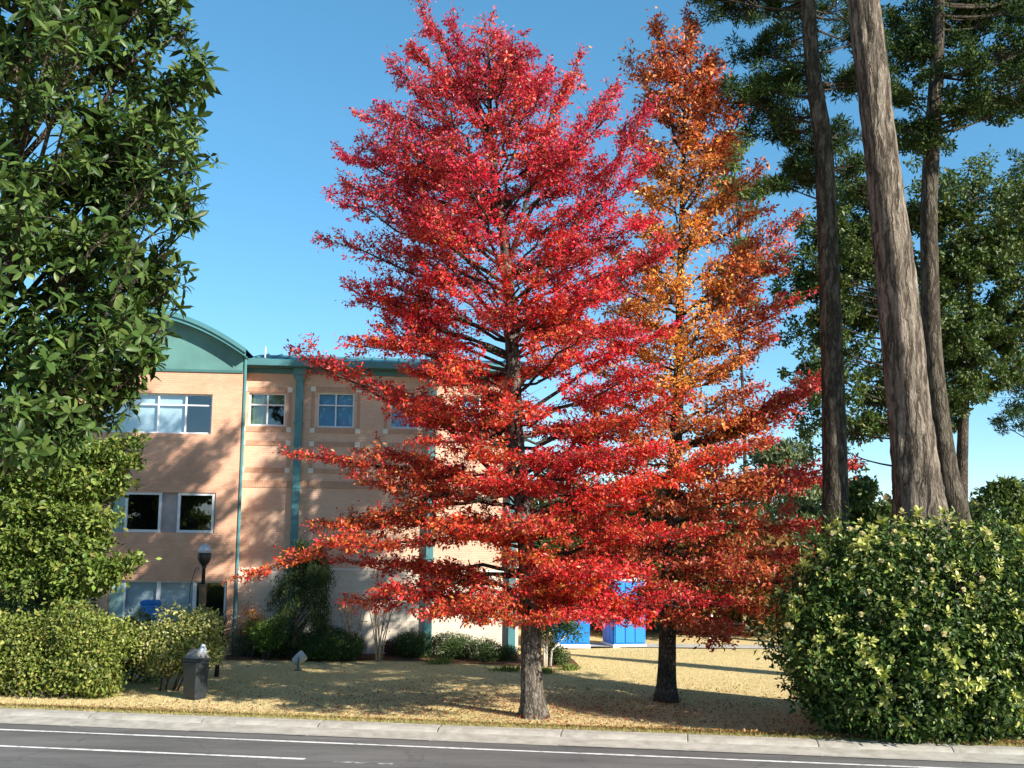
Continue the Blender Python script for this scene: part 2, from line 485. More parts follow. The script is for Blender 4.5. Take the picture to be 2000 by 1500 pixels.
def clump(fol, c, r, n, L, W, colf, needle=False, up=.35, hollow=.55):
    """leaves on the outside of a lump: a light top, a dark underside come from the light"""
    d = rvec(n)
    k = hollow + (1.08 - hollow) * rng.random(n) ** .6
    pos = np.array(list(c)) + d * np.array(r) * k[:, None] + rng.normal(0, .04, (n, 3))
    if needle:
        dirs = unit(d * .7 + rvec(n) * .8 + np.array([0, 0, .25])); nr = rvec(n)
    else:
        dirs = unit(rvec(n) + d * .5 + np.array([0, 0, -.15])); nr = unit(d * .8 + rvec(n) * .7 + np.array([0, 0, up]))
    sc = rng.uniform(.65, 1.3, n)
    fol.add(pos, dirs, nr, L * sc, W * sc, colf(pos, n))

def rosette_mesh(name, k, L, W, palette, mat, tilt=(.2, .9), seed=0):
    """whorl of leaves round a shoot, axis +Z"""
    g = np.random.default_rng(seed)
    an = np.arange(k) * 2.39996 + g.uniform(0, .5, k)
    el = np.linspace(tilt[0], tilt[1], k)
    d = np.stack([np.cos(an) * np.cos(el), np.sin(an) * np.cos(el), np.sin(el)], 1)
    nr = np.stack([-np.cos(an) * np.sin(el), -np.sin(an) * np.sin(el), np.cos(el)], 1) + g.normal(0, .18, (k, 3))
    pos = np.stack([np.zeros(k), np.zeros(k), np.linspace(-.25 * L, 0.05 * L, k)], 1)
    c = np.array(palette)[g.integers(0, len(palette), k)] * g.uniform(.8, 1.2, (k, 1))
    sc = g.uniform(.75, 1.15, k)
    return pos, d, nr, L * sc, W * sc, c
def orient(axis, roll):
    q = Vector(axis).to_track_quat('Z', 'Y')
    return q.to_matrix() @ Matrix.Rotation(roll, 3, 'Z')

# ------------------------------------------------------------------ ground, road, kerb
rdir = Vector((1, -.134, 0)).normalized(); rnor = Vector((.134, 1, 0)).normalized()
def RP(u, s, z):
    p = rdir * u + rnor * s
    return (p.x, p.y, z)
def ru(p): return p.dot(rdir)
def rs(p): return p.dot(rnor)
S_BACK = rs(G(1000, 1421)); S_FRONT = S_BACK - 1.12
S_NEAR = 14.0
def gz(x, y):
    s = x * rnor.x + y * rnor.y
    k = max(0.0, min(1.0, (s - S_BACK) / 3.0))
    return k * (.035 * math.sin(x * .55 + 1) * math.cos(y * .41) + .02 * math.sin(x * 1.3 + y * .9)) 
# lawn material: dry tan turf with greener patches
def mat_lawn():
    m, nt, N, L, B = new_mat('dry_lawn')
    tc = N.new('ShaderNodeTexCoord')
    def noise(s, d=6, r=.6):
        n = N.new('ShaderNodeTexNoise'); n.inputs['Scale'].default_value = s; n.inputs['Detail'].default_value = d; n.inputs['Roughness'].default_value = r
        L.new(tc.outputs['Object'], n.inputs['Vector']); return n
    a = noise(.35, 7, .65); b = noise(14, 8, .75); c = noise(70, 4, .8)
    ra = N.new('ShaderNodeValToRGB'); ra.color_ramp.elements[0].position = .38; ra.color_ramp.elements[1].position = .62
    ra.color_ramp.elements[0].color = (.60, .50, .27, 1); ra.color_ramp.elements[1].color = (.68, .55, .33, 1)
    e = ra.color_ramp.elements.new(.30); e.color = (.44, .42, .18, 1)
    L.new(a.outputs['Fac'], ra.inputs[0])
    rb = N.new('ShaderNodeValToRGB'); rb.color_ramp.elements[0].position = .3; rb.color_ramp.elements[1].position = .66
    rb.color_ramp.elements[0].color = (.74, .72, .62, 1); rb.color_ramp.elements[1].color = (1.15, 1.12, 1.05, 1)
    L.new(b.outputs['Fac'], rb.inputs[0])
    rc = N.new('ShaderNodeValToRGB'); rc.color_ramp.elements[0].position = .35; rc.color_ramp.elements[1].position = .6
    rc.color_ramp.elements[0].color = (.74, .71, .64, 1); rc.color_ramp.elements[1].color = (1.12, 1.1, 1.05, 1)
    L.new(c.outputs['Fac'], rc.inputs[0])
    m1 = N.new('ShaderNodeMixRGB'); m1.blend_type = 'MULTIPLY'; m1.inputs[0].default_value = 1
    m2 = N.new('ShaderNodeMixRGB'); m2.blend_type = 'MULTIPLY'; m2.inputs[0].default_value = 1
    L.new(ra.outputs[0], m1.inputs[1]); L.new(rb.outputs[0], m1.inputs[2]); L.new(m1.outputs[0], m2.inputs[1]); L.new(rc.outputs[0], m2.inputs[2])
    L.new(m2.outputs[0], B.inputs['Base Color']); B.inputs['Roughness'].default_value = .95; spec(B, .1)
    bp = N.new('ShaderNodeBump'); bp.inputs['Strength'].default_value = .8; bp.inputs['Distance'].default_value = .03
    L.new(c.outputs['Fac'], bp.inputs['Height']); L.new(bp.outputs[0], B.inputs['Normal'])
    return m
M['lawn'] = mat_lawn()
M['soil'] = mat_plain('soil', (.10, .075, .05), .95, .35, 3, bump=.6, bscale=40, sp=.1)
M['mulch'] = mat_plain('mulch', (.15, .075, .045), .95, .45, 16, bump=1, bscale=60, sp=.1)
M['straw'] = mat_plain('pine_straw', (.30, .17, .075), .95, .4, 20, bump=.8, bscale=70, sp=.1)
def mat_asphalt():
    m, nt, N, L, B = new_mat('asphalt')
    tc = N.new('ShaderNodeTexCoord')
    def noise(s, d, sc=None):
        n = N.new('ShaderNodeTexNoise'); n.inputs['Scale'].default_value = s; n.inputs['Detail'].default_value = d; n.inputs['Roughness'].default_value = .7
        if sc:
            mp = N.new('ShaderNodeMapping'); mp.inputs['Scale'].default_value = sc; L.new(tc.outputs['Object'], mp.inputs[0]); L.new(mp.outputs[0], n.inputs['Vector'])
        else: L.new(tc.outputs['Object'], n.inputs['Vector'])
        return n
    a = noise(1.4, 7, (.18, 1, 1)); b = noise(120, 3)
    ra = N.new('ShaderNodeValToRGB'); ra.color_ramp.elements[0].position = .35; ra.color_ramp.elements[1].position = .68
    ra.color_ramp.elements[0].color = (.085, .083, .081, 1); ra.color_ramp.elements[1].color = (.165, .16, .153, 1)
    L.new(a.outputs['Fac'], ra.inputs[0])
    rb = N.new('ShaderNodeValToRGB'); rb.color_ramp.elements[0].position = .3; rb.color_ramp.elements[1].position = .7
    rb.color_ramp.elements[0].color = (.5, .5, .5, 1); rb.color_ramp.elements[1].color = (1.5, 1.48, 1.45, 1)
    L.new(b.outputs['Fac'], rb.inputs[0])
    m1 = N.new('ShaderNodeMixRGB'); m1.blend_type = 'MULTIPLY'; m1.inputs[0].default_value = 1
    L.new(ra.outputs[0], m1.inputs[1]); L.new(rb.outputs[0], m1.inputs[2])
    wr = noise(1.1, 4); ad = N.new('ShaderNodeMixRGB'); ad.blend_type = 'ADD'; ad.inputs[0].default_value = .9
    L.new(tc.outputs['Object'], ad.inputs[1]); L.new(wr.outputs['Color'], ad.inputs[2])
    vo = N.new('ShaderNodeTexVoronoi'); vo.feature = 'DISTANCE_TO_EDGE'; vo.inputs['Scale'].default_value = .42; L.new(ad.outputs[0], vo.inputs['Vector'])
    rc = N.new('ShaderNodeValToRGB'); rc.color_ramp.elements[0].position = .002; rc.color_ramp.elements[1].position = .012
    rc.color_ramp.elements[0].color = (.35, .35, .35, 1); rc.color_ramp.elements[1].color = (1, 1, 1, 1); L.new(vo.outputs['Distance'], rc.inputs[0])
    m3 = N.new('ShaderNodeMixRGB'); m3.blend_type = 'MULTIPLY'; m3.inputs[0].default_value = .4
    L.new(m1.outputs[0], m3.inputs[1]); L.new(rc.outputs[0], m3.inputs[2]); L.new(m3.outputs[0], B.inputs['Base Color'])
    B.inputs['Roughness'].default_value = .82; spec(B, .35)
    bp = N.new('ShaderNodeBump'); bp.inputs['Strength'].default_value = .5; bp.inputs['Distance'].default_value = .01
    L.new(b.outputs['Fac'], bp.inputs['Height']); L.new(bp.outputs[0], B.inputs['Normal'])
    return m
M['asphalt'] = mat_asphalt()
M['concrete'] = mat_plain('concrete', (.25, .23, .195), .9, .0, 3.2, bump=.5, bscale=70, sp=.2, c2=(.45, .42, .365), fac=(.25, .62))
M['concrete2'] = mat_plain('concrete_path', (.42, .39, .34), .9, .15, 2.5, bump=.3, bscale=60, sp=.2)
M['paint'] = mat_plain('road_paint', (.30, .295, .285), .75, .0, 7, c2=(.74, .73, .70), fac=(.30, .52), sp=.3)
M['paint_worn'] = mat_plain('road_paint_worn', (.10, .10, .10), .75, .0, 7, c2=(.55, .54, .52), fac=(.42, .62), sp=.3)

b = MB(); b.quad((-2500, -600, -.30), (2500, -600, -.30), (2500, 4000, -.30), (-2500, 4000, -.30))
tag(b.build('ground', M['soil']), kind='structure')
# lawn: fine near, coarse far
us = np.concatenate([[-900, -300, -120], np.linspace(-50, 50, 160), [120, 300, 900]])
ss = np.concatenate([np.linspace(S_BACK, 62, 110), [90, 140, 250, 600, 1500]])
V = []
for s in ss:
    for u in us:
        x, y, _ = RP(u, s, 0)
        V.append((x, y, gz(x, y) if abs(u) < 50 and s < 62 else 0.0))
nu = len(us); i0 = np.arange(len(ss) - 1)[:, None] * nu + np.arange(nu - 1)[None]
i0 = i0.ravel(); F = np.stack([i0, i0 + 1, i0 + nu + 1, i0 + nu], 1)
me = mesh_np('lawn', np.array(V), [F], M['lawn'], smooth=True)
tag(link('lawn', me), kind='structure')
b = MB(); b.quad(RP(-300, -80, -.06), RP(300, -80, -.06), RP(300, S_NEAR - .6, -.06), RP(-300, S_NEAR - .6, -.06))
tag(b.build('near_verge', M['lawn']), kind='structure')
b = MB(); b.quad(RP(-400, S_NEAR, -.11), RP(400, S_NEAR, -.11), RP(400, S_FRONT + .02, -.11), RP(-400, S_FRONT + .02, -.11))
road = tag(b.build('road', M['asphalt']), kind='structure')
def stripe(name, s, w, u0, u1, mat):
    b = MB(); n = max(2, int((u1 - u0) / .5)); 
    for k in range(n):
        a0, a1 = u0 + (u1 - u0) * k / n, u0 + (u1 - u0) * (k + 1) / n
        j0, j1 = .008 * math.sin(a0 * 2.1), .008 * math.sin(a1 * 2.1)
        b.quad(RP(a0, s - w / 2 + j0, -.106), RP(a1, s - w / 2 + j1, -.106), RP(a1, s + w / 2 - j1, -.106), RP(a0, s + w / 2 - j0, -.106))
    return b.build(name, mat, road)
S1 = rs(G(1000, 1466, -.11)); S2 = rs(G(300, 1470, -.11))
stripe('edge_line', S1, .10, -60, 60, M['paint'])
ue = ru(G(597, 1482, -.11))
stripe('lane_line', S2, .11, -60, ue, M['paint'])
stripe('worn_lane_line', S2 - .1, .12, ue + .55, ue + 1.6, M['paint_worn'])
stripe('worn_lane_line', S2 - .05, .12, ue + 9.5, ue + 12.5, M['paint_worn'])
# kerb and gutter slabs
b = MB()
b.add([RP(u, s, z) for u in (-80, 80) for s, z in ((S_FRONT, -.115), (S_BACK - .02, -.02), (S_BACK - .02, -.28), (S_FRONT, -.28))],
      [(0, 1, 5, 4), (3, 2, 1, 0), (4, 5, 6, 7), (0, 4, 7, 3), (1, 2, 6, 5)])
kerb = tag(b.build('kerb', M['concrete']), kind='structure')
uj = ru(G(625, 1412)); SL = 2.45
prof = [(0, -.098), (.48, -.112), (.56, -.10), (.70, -.03), (.78, -.006), (.84, .004), (1.13, .004)]
def slab_mesh(sfr, flip):
    b = MB(); n = len(prof)
    pts = []
    for a in (0, .02, SL - .034, SL - .014):
        dz = -.006 if a in (0, SL - .014) else 0
        for s, z in prof: pts.append((a, (sfr - s) if flip else (sfr + s), z + dz))
    fs = []
    for r in range(3):
        for i in range(n - 1):
            q = (r * n + i, (r + 1) * n + i, (r + 1) * n + i + 1, r * n + i + 1)
            fs.append(q if not flip else q[::-1])
    b.add(pts, fs)
    me = bpy.data.meshes.new('kerb_slab'); me.from_pydata(b.v, [], b.f); me.update(); me.materials.append(M['concrete'])
    return me
ang = math.atan2(rdir.y, rdir.x)
sm = slab_mesh(S_FRONT, False)
for k in range(-14, 15):
    o = link('kerb_slab', sm, kerb)
    o.location = RP(uj + k * SL, 0, random.uniform(-.003, .003)); o.rotation_euler = (0, 0, ang)
b = MB()
b.add([RP(u, s, z) for u in (-80, 80) for s, z in ((S_NEAR, -.10), (S_NEAR - .15, 0.0), (S_NEAR - .6, 0.0), (S_NEAR - .6, -.28), (S_NEAR, -.28))],
      [(0, 5, 6, 1), (1, 6, 7, 2), (2, 7, 8, 3), (0, 1, 2, 3, 4), (5, 9, 8, 7, 6)])
tag(b.build('near_kerb', M['concrete']), kind='structure')
# path beyond the lawn, mulch beds, straw under the shrubs
def sheet(name, poly, z, mat, kind='structure'):
    b = MB(); b.quad(*[(x, y, z) for x, y in poly]); return tag(b.build(name, mat), kind=kind)
yA = G(1300, 1268).y
b = MB(); b.quad((1.5, yA, .055), (60, yA + 1.0, .055), (60, yA + 2.1, .055), (1.5, yA + 1.1, .055))
tag(b.build('path', M['concrete2']), kind='structure')

# ------------------------------------------------------------------ building
M['brick'] = mat_brick('tan_brick', (.68, .445, .315), (.73, .50, .365), (.63, .43, .32))
M['brick_wing'] = mat_brick('peach_brick', (.71, .39, .255), (.75, .435, .295), (.65, .375, .26), stain=.26)
M['soldier'] = mat_brick('soldier_brick', (.48, .275, .185), (.53, .31, .21), (.56, .39, .28), bw=.068, bh=.30, soldier=True)
M['block'] = mat_brick('cream_block', (.68, .60, .49), (.71, .63, .52), (.62, .54, .44), bw=.40, bh=.20, stain=.16)
M['teal'] = mat_plain('teal_metal', (.07, .20, .215), .5, .14, 1.2, sp=.4)
M['teal_panel'] = mat_plain('teal_panel', (.10, .225, .21), .55, .16, 1.4, sp=.3)
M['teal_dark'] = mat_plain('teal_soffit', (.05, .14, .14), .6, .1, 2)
M['pale_teal'] = mat_plain('pale_teal_panel', (.27, .43, .41), .55, .1, 2)
M['mauve'] = mat_plain('grey_mauve_panel', (.36, .32, .32), .6, .14, 3)
M['white_frame'] = mat_plain('white_frame', (.72, .74, .76), .45, .06, 4)
M['accent'] = mat_plain('accent_block', (.74, .68, .58), .8, .08, 9)
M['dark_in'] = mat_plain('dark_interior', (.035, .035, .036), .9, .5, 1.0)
M['blind'] = mat_plain('blind', (.60, .66, .68), .7, .05, 3)
M['blind_blue'] = mat_plain('blue_blind', (.13, .36, .52), .6, .06, 3)
M['blind_green'] = mat_plain('green_curtain', (.16, .21, .09), .8, .4, 3, stretch=(9, 1, .5))  # streaked green painted as the trees' reflection in the first window
M['glass'] = mat_glass('glass', .14)
M['glass_mirror'] = mat_glass('glass_mirror', .10, (.9, .95, 1))

BO = P(458, 1110, 34.7); BO = Vector((BO.x, BO.y, 0)); BA = rad(5)
bex = Vector((math.cos(BA), math.sin(BA), 0)); bey = Vector((-math.sin(BA), math.cos(BA), 0))
def Fc(px, py, ly=0.0):
    d = ray(px, py); c = Vector((0, 0, CAM_H))
    t = (ly - (c - BO).dot(bey)) / d.dot(bey)
    p = c + d * t - BO
    return p.dot(bex), p.z
bld = thing('office_building', 'three storey tan brick building with teal arched gable and teal roof edge', 'building', BO, BA)

def wall_open(name, x0, x1, z0, z1, y, th, ops, mat, extra=True):
    xs = sorted({x0, x1, *[o[0] for o in ops], *[o[1] for o in ops]}); zs = sorted({z0, z1, *[o[2] for o in ops], *[o[3] for o in ops]})
    b = MB()
    for i in range(len(xs) - 1):
        for k in range(len(zs) - 1):
            cx, cz = (xs[i] + xs[i + 1]) / 2, (zs[k] + zs[k + 1]) / 2
            if any(o[0] < cx < o[1] and o[2] < cz < o[3] for o in ops): continue
            b.quad((xs[i], y, zs[k]), (xs[i + 1], y, zs[k]), (xs[i + 1], y, zs[k + 1]), (xs[i], y, zs[k + 1]))
    for a, c, d, e in ops:
        b.quad((a, y, d), (a, y + th, d), (a, y + th, e), (a, y, e)); b.quad((c, y + th, d), (c, y, d), (c, y, e), (c, y + th, e))
        b.quad((a, y, e), (a, y + th, e), (c, y + th, e), (c, y, e)); b.quad((a, y + th, d), (a, y, d), (c, y, d), (c, y + th, d))
    return b.build(name, mat, bld)
def window(a, c, d, e, y, cols, rows, fills, fr=.05, glass='glass', sill=True):
    """cols/rows: inner division fractions; fills: per pane (row-major from the bottom) blind material or None"""
    b = MB(); dep = .07
    b.box(a, a + fr, y, y + dep, d, e); b.box(c - fr, c, y, y + dep, d, e)
    b.box(a + fr, c - fr, y + .002, y + dep, d, d + fr); b.box(a + fr, c - fr, y + .002, y + dep, e - fr, e)
    xs = [a + fr] + [a + (c - a) * f for f in cols] + [c - fr]; zs = [d + fr] + [d + (e - d) * f for f in rows] + [e - fr]
    for x in xs[1:-1]: b.box(x - fr * .45, x + fr * .45, y + .006, y + dep - .006, d + fr, e - fr)
    for z in zs[1:-1]: b.box(a + fr, c - fr, y + .01, y + dep - .01, z - fr * .4, z + fr * .4)
    w = b.build('window', M['white_frame'], bld)
    k = 0
    for r in range(len(zs) - 1):
        for i in range(len(xs) - 1):
            p = MB(); p.quad((xs[i], y + .04, zs[r]), (xs[i + 1], y + .04, zs[r]), (xs[i + 1], y + .04, zs[r + 1]), (xs[i], y + .04, zs[r + 1]))
            p.build('pane', M[glass], w)
            f = fills[k] if k < len(fills) else None
            if f:
                q = MB(); q.box(xs[i] - .01, xs[i + 1] + .01, y + .11, y + .12, zs[r] - .01, zs[r + 1] + .01)
                q.build('blind', M[f], w)  # green sheets behind the first window stand for reflected trees
            k += 1
    return w
# recessed brick part
rx1 = Fc(1013, 1100)[0]
win = []
for (xa, xb, ya, yb) in ((488, 557, 767, 833), (621, 691, 767, 836), (763, 832, 770, 838), (902, 972, 773, 841)):
    a, e = Fc(xa, ya, 0.12); c, d = Fc(xb, yb, 0.12); win.append((a, c, d, e))
ZB = Fc(640, 1114)[1]; ZT = 8.72
wall_open('brick_wall', 0, rx1, ZB, ZT, 0, .16, win, M['brick'])
b = MB(); b.box(0.0, rx1 + .012, -.035, .3, -.2, ZB); b.build('block_base', M['block'], bld)
b = MB(); b.box(0, rx1 + .03, -.06, -.0, ZB + .003, ZB + .07); b.build('base_course', M['accent'], bld)
fl = [['blind_green', None, 'blind_green', 'blind_green'], ['blind_blue'] * 4, ['blind_blue'] * 4, ['blind_blue', None, 'blind_blue', None]]
for w, f in zip(win, fl):
    window(*w, .10, [.5], [.64], f, glass='glass_mirror' if f[0] == 'blind_blue' else 'glass')
for (a, c, d, e) in win:
    x0, x1 = a - .13, c + .13
    lines = [e + .1, d - .11, d - .53, d - 1.36]
    h = .075
    for z in lines:
        b = MB(); b.box(x0 + h, x1 - h, -.018, 0, z - .075, z + .075); b.build('soldier_course', M['soldier'], bld)
        for x in (x0, x1):
            b = MB(); b.box(x - h, x + h, -.028, 0, z - h, z + h); b.build('accent_block', M['accent'], bld)
    for za, zb in ((lines[1] + h, lines[0] - h), (lines[3] + h, lines[2] - h)):
        for x in (x0, x1):
            b = MB(); b.box(x - .05, x + .05, -.012, 0, za, zb); b.build('brick_border', M['soldier'], bld)
z945 = Fc(640, 947)[1]
b = MB(); b.box(0, rx1, -.02, 0, z945 - .11, z945 + .11); b.build('soldier_course', M['soldier'], bld)
# wing
WY = -.75
wx1 = Fc(463, 1000, WY)[0]; wx0 = Fc(84, 1000, WY)[0]
ops = []
a, e = Fc(196, 765, WY); c, d = Fc(412, 848, WY); up = (a, c, d, e); ops.append(up)
a, e = Fc(218, 960, WY); c, d = Fc(418, 1041, WY); midw = (a, c, d, e); ops.append(midw)
a, e = Fc(212, 1133, WY); c, d = Fc(441, 1215, WY); low = (a, c, d, e); ops.append(low)
zg = Fc(440, 725, WY)[1]
wall_open('wing_wall', wx0, wx1, -.2, zg, WY, .2, ops, M['brick_wing'])
b = MB(); b.box(wx1 - .2, wx1 - .001, WY + .002, 0.4, -.2, zg); b.build('wing_side_wall', M['brick_wing'], bld)
yy = WY + .1
window(*up, yy, [(Fc(308, 800, WY)[0] - up[0]) / (up[1] - up[0]), (Fc(362, 800, WY)[0] - up[0]) / (up[1] - up[0])], [.72],
       ['blind', 'blind', None, 'blind', 'blind', None])
xs = [Fc(px, 1000, WY)[0] for px in (218, 243, 314, 346, 418)]
b = MB(); b.box(xs[0], xs[1], yy, yy + .06, midw[2], midw[3]); b.build('teal_side_panel', M['pale_teal'], bld)
b = MB(); b.box(xs[2], xs[3], yy, yy + .06, midw[2], midw[3]); b.build('grey_infill_panel', M['mauve'], bld)
window(xs[1], xs[2], midw[2], midw[3], WY + .03, [], [], [None], fr=.075)
window(xs[3], xs[4], midw[2], midw[3], WY + .03, [], [], [None], fr=.075)
xs = [Fc(px, 1150, WY)[0] for px in (212, 240, 308, 379, 441)]
b = MB(); b.box(xs[0], xs[1], yy, yy + .06, low[2], low[3]); b.build('teal_side_panel', M['pale_teal'], bld)
for i, f in ((1, 'blind'), (2, 'blind'), (3, None)):
    window(xs[i], xs[i + 1], low[2], low[3], yy, [], [], [f], fr=.055)
# dark rooms behind the windows
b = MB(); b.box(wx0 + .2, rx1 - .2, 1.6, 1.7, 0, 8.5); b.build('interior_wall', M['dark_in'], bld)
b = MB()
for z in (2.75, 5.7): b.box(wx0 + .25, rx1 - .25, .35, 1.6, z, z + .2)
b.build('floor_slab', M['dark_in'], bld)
b = MB(); b.box(wx0, wx0 + .2, WY + .002, 11, -.2, zg); b.box(rx1 - .2, rx1 - .003, .002, 11, -.2, ZT - .003); b.box(wx0, rx1 - .01, 11, 11.2, -.2, ZT - .003)
b.build('outer_wall', M['brick'], bld)
# arched gable
za = Fc(470, 690, WY)[1]; xr = wx1 + .12; xl = wx0 - .12; xc = (xl + xr) / 2; hw = (xr - xl) / 2
rise = Fc(290, 612, WY)[1] - za + .0
N_ = 28
def arch(dx=0.0, dz=0.0):
    out = []
    for k in range(N_ + 1):
        t = -1 + 2 * k / N_
        out.append((xc + (hw + dx) * t, za + dz + rise * (1 - abs(t) ** 1.75)))
    return out
ar = arch(-.14, -.05)
poly = [(wx0, zg), (wx1, zg)] + [(x, z) for x, z in reversed(ar)]
b = MB(); b.prism_y(poly, WY - .03, WY + .12); b.build('gable_panel', M['teal_panel'], bld)
b = MB(); o_, i_ = arch(.0, .08), arch(-.0, -.16)
b2 = MB()
for k in range(N_):
    (x0, z0), (x1, z1) = o_[k], o_[k + 1]; (p0, q0), (p1, q1) = i_[k], i_[k + 1]
    b.quad((x0, WY - .42, z0), (x1, WY - .42, z1), (x1, 9, z1), (x0, 9, z0))
    b.quad((p0, WY - .36, q0), (p0, 9, q0), (p1, 9, q1), (p1, WY - .36, q1))
    b.quad((p0, WY - .42, q0), (p1, WY - .42, q1), (x1, WY - .42, z1), (x0, WY - .42, z0))
b.build('arched_roof', M['teal'], bld)
for k in range(N_):
    (p0, q0), (p1, q1) = i_[k], i_[k + 1]
    b2.quad((p0, WY - .47, q0 + .11), (p1, WY - .47, q1 + .11), (p1, WY - .47, q1 + .25), (p0, WY - .47, q0 + .25))
    b2.quad((p0, WY - .47, q0 + .25), (p1, WY - .47, q1 + .25), (p1, WY - .40, q1 + .25), (p0, WY - .40, q0 + .25))
    b2.quad((p0, WY - .40, q0 + .11), (p1, WY - .40, q1 + .11), (p1, WY - .47, q1 + .11), (p0, WY - .47, q0 + .11))
b2.build('arch_fascia', M['teal'], bld)
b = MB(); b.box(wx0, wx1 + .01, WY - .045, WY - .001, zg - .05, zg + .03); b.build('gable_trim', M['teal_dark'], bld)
# low roof of the recessed part with standing seams
re = rx1 + .45
b = MB()
b.quad((wx1 - .1, -.42, 8.93), (re, -.42, 8.93), (re, 3.6, 9.66), (wx1 - .1, 3.6, 9.66)); b.quad((wx1 - .1, 3.6, 9.66), (re, 3.6, 9.66), (re, 11.4, 8.8), (wx1 - .1, 11.4, 8.8))
b.quad((re, -.42, 8.93), (re, 11.4, 8.8), (re, 3.6, 9.66))
rf = b.build('roof', M['teal'], bld)
x = wx1 + .2
while x < re - .05:
    b = MB(); b.add([(x - .02, -.4, 8.936), (x + .02, -.4, 8.936), (x + .02, 3.6, 9.666), (x - .02, 3.6, 9.666), (x - .02, -.4, 8.98), (x + .02, -.4, 8.98), (x + .02, 3.6, 9.71), (x - .02, 3.6, 9.71)],
                    [(4, 5, 6, 7), (0, 1, 5, 4), (1, 2, 6, 5), (3, 0, 4, 7)])
    b.build('roof_seam', M['teal'], rf); x += .45
b = MB(); b.box(wx1 - .05, re + .04, -.56, -.43, 8.74, 8.95); b.build('eave_gutter', M['teal'], bld, bevel=.02)
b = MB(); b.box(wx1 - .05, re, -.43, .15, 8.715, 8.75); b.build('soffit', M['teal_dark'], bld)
b = MB(); b.box(wx1 - .03, re - .02, -.06, -.001, 8.56, 8.713); b.build('frieze_board', M['teal'], bld)
px_ = Fc(518, 690, 1.0)[0]
b = MB(); b.tube([(px_, 1.0, 9.15), (px_, 1.0, 9.55)], .03, 8); b.build('vent_pipe', M['white_frame'], bld)
def downspout(px, zlow, big=True):
    x = Fc(px, 900)[0]; w = .115
    b = MB(); b.box(x - w, x + w, -.20, -.04, zlow, 8.3); b.add([(x - .2, -.3, 8.5), (x + .2, -.3, 8.5), (x + .2, -.04, 8.5), (x - .2, -.04, 8.5), (x - w, -.2, 8.3), (x + w, -.2, 8.3), (x + w, -.04, 8.3), (x - w, -.04, 8.3)],
        [(0, 1, 2, 3), (4, 7, 6, 5), (4, 5, 1, 0), (5, 6, 2, 1), (6, 7, 3, 2), (7, 4, 0, 3)]); b.box(x - .2, x + .2, -.3, -.065, 8.503, 8.74)
    d = b.build('downspout', M['teal'], bld, bevel=.012)
    for z in (1.2, 2.9, 5.0, 7.0):
        c = MB(); c.box(x - w - .03, x + w + .03, -.215, -.03, z, z + .05); c.build('strap', M['teal'], d)
for px in (581, 843, 1003): downspout(px, .05)
b = MB(); xw = wx1 + .06; b.tube([(xw, WY - .02, za - .1), (xw, WY + .02, za - .6), (xw, WY + .06, za - .9), (xw, WY + .06, .1)], .05, 8); b.build('corner_pipe', M['teal'], bld)
# mulch bed along the wall
def bw(lx, ly, z=0):
    p = BO + bex * lx + bey * ly; return (p.x, p.y, z)
b = MB(); n = 60; m_ = 8
for k in range(n + 1):
    t = k / n; lx = (rx1 + 1.5) * t
    fy = -1.25 - 1.0 * t - .3 * math.sin(t * 9 + 1) - .08 * math.sin(t * 41) - .05 * math.sin(t * 97) - .9 * max(0, 1 - abs(t - .98) / .22)
    for j in range(m_ + 1):
        x, y, _ = bw(lx, fy * j / m_); b.v.append((x, y, gz(x, y) + .012 + .05 * math.sin(math.pi * min(1, 1.1 * (1 - j / m_))) * .8))
for k in range(n):
    for j in range(m_):
        q = k * (m_ + 1) + j; b.f.append((q, q + 1, q + m_ + 2, q + m_ + 1))
mul = tag(b.build('mulch_bed', M['mulch'], smooth=True), kind='structure')
def wallY(x): return BO.y + (x - BO.x) * math.tan(BA)

# ------------------------------------------------------------------ trees
def px_line(pts, Y, wscale=1.0):
    """(px, py, width px) -> trunk points and radii at distance Y"""
    a = [P(x, y, Y) for x, y, w in pts]; r = [w / 2 / FPX * Y * wscale for x, y, w in pts]
    return a, r
def build_trunk(parent, pts, rr, mat, n=16, ridge=.06, flare=1.5, sub=6, name='trunk'):
    pts = [Vector(p) for p in pts]
    b0 = pts[0].copy(); b0.z = min(b0.z, 0) - .12
    p2, r2 = smooth_line(pts, rr, sub)
    p2 = [b0] + p2; r2 = [r2[0] * flare] + r2
    for i in range(1, min(5, len(r2))):
        r2[i] *= 1 + (flare - 1) * max(0, 1 - (p2[i].z - b0.z) / .75) ** 2
    b = MB(); b.tube(p2, r2, n, ridge=ridge, seed=random.uniform(0, 9))
    return b.build(name, mat, parent, smooth=True)

# ---- red tree
Y1 = G(1042, 1399).y
t1, r1 = px_line([(1042, 1398, 47), (1037, 1300, 40), (1035, 1160, 36), (1024, 1030, 33), (1010, 880, 30), (1001, 690, 27), (988, 490, 21), (966, 340, 15), (958, 240, 10), (955, 130, 6), (953, 60, 3)], Y1)
red = thing('red_tree', 'tall tree in brilliant red autumn leaf nearest the kerb, in front of the brick building', 'tree', (t1[0].x, t1[0].y, 0))
def loc(o, root):           # meshes are made in world coordinates, parts hang under the root
    o.matrix_parent_inverse = Matrix.Translation(-Vector(root.location)); return o
loc(build_trunk(red, t1, r1, M['bark_grey'], 22, .06, 1.5), red)
L1 = profile([(20, 822), (60, 805), (110, 760), (150, 735), (200, 760), (240, 690), (300, 648), (350, 665), (410, 645), (470, 622), (520, 720), (570, 662), (640, 700), (695, 592), (740, 640), (800, 690), (860, 660), (895, 588), (960, 690), (1022, 632), (1070, 720), (1110, 528), (1150, 640), (1185, 720), (1205, 860)], Y1)
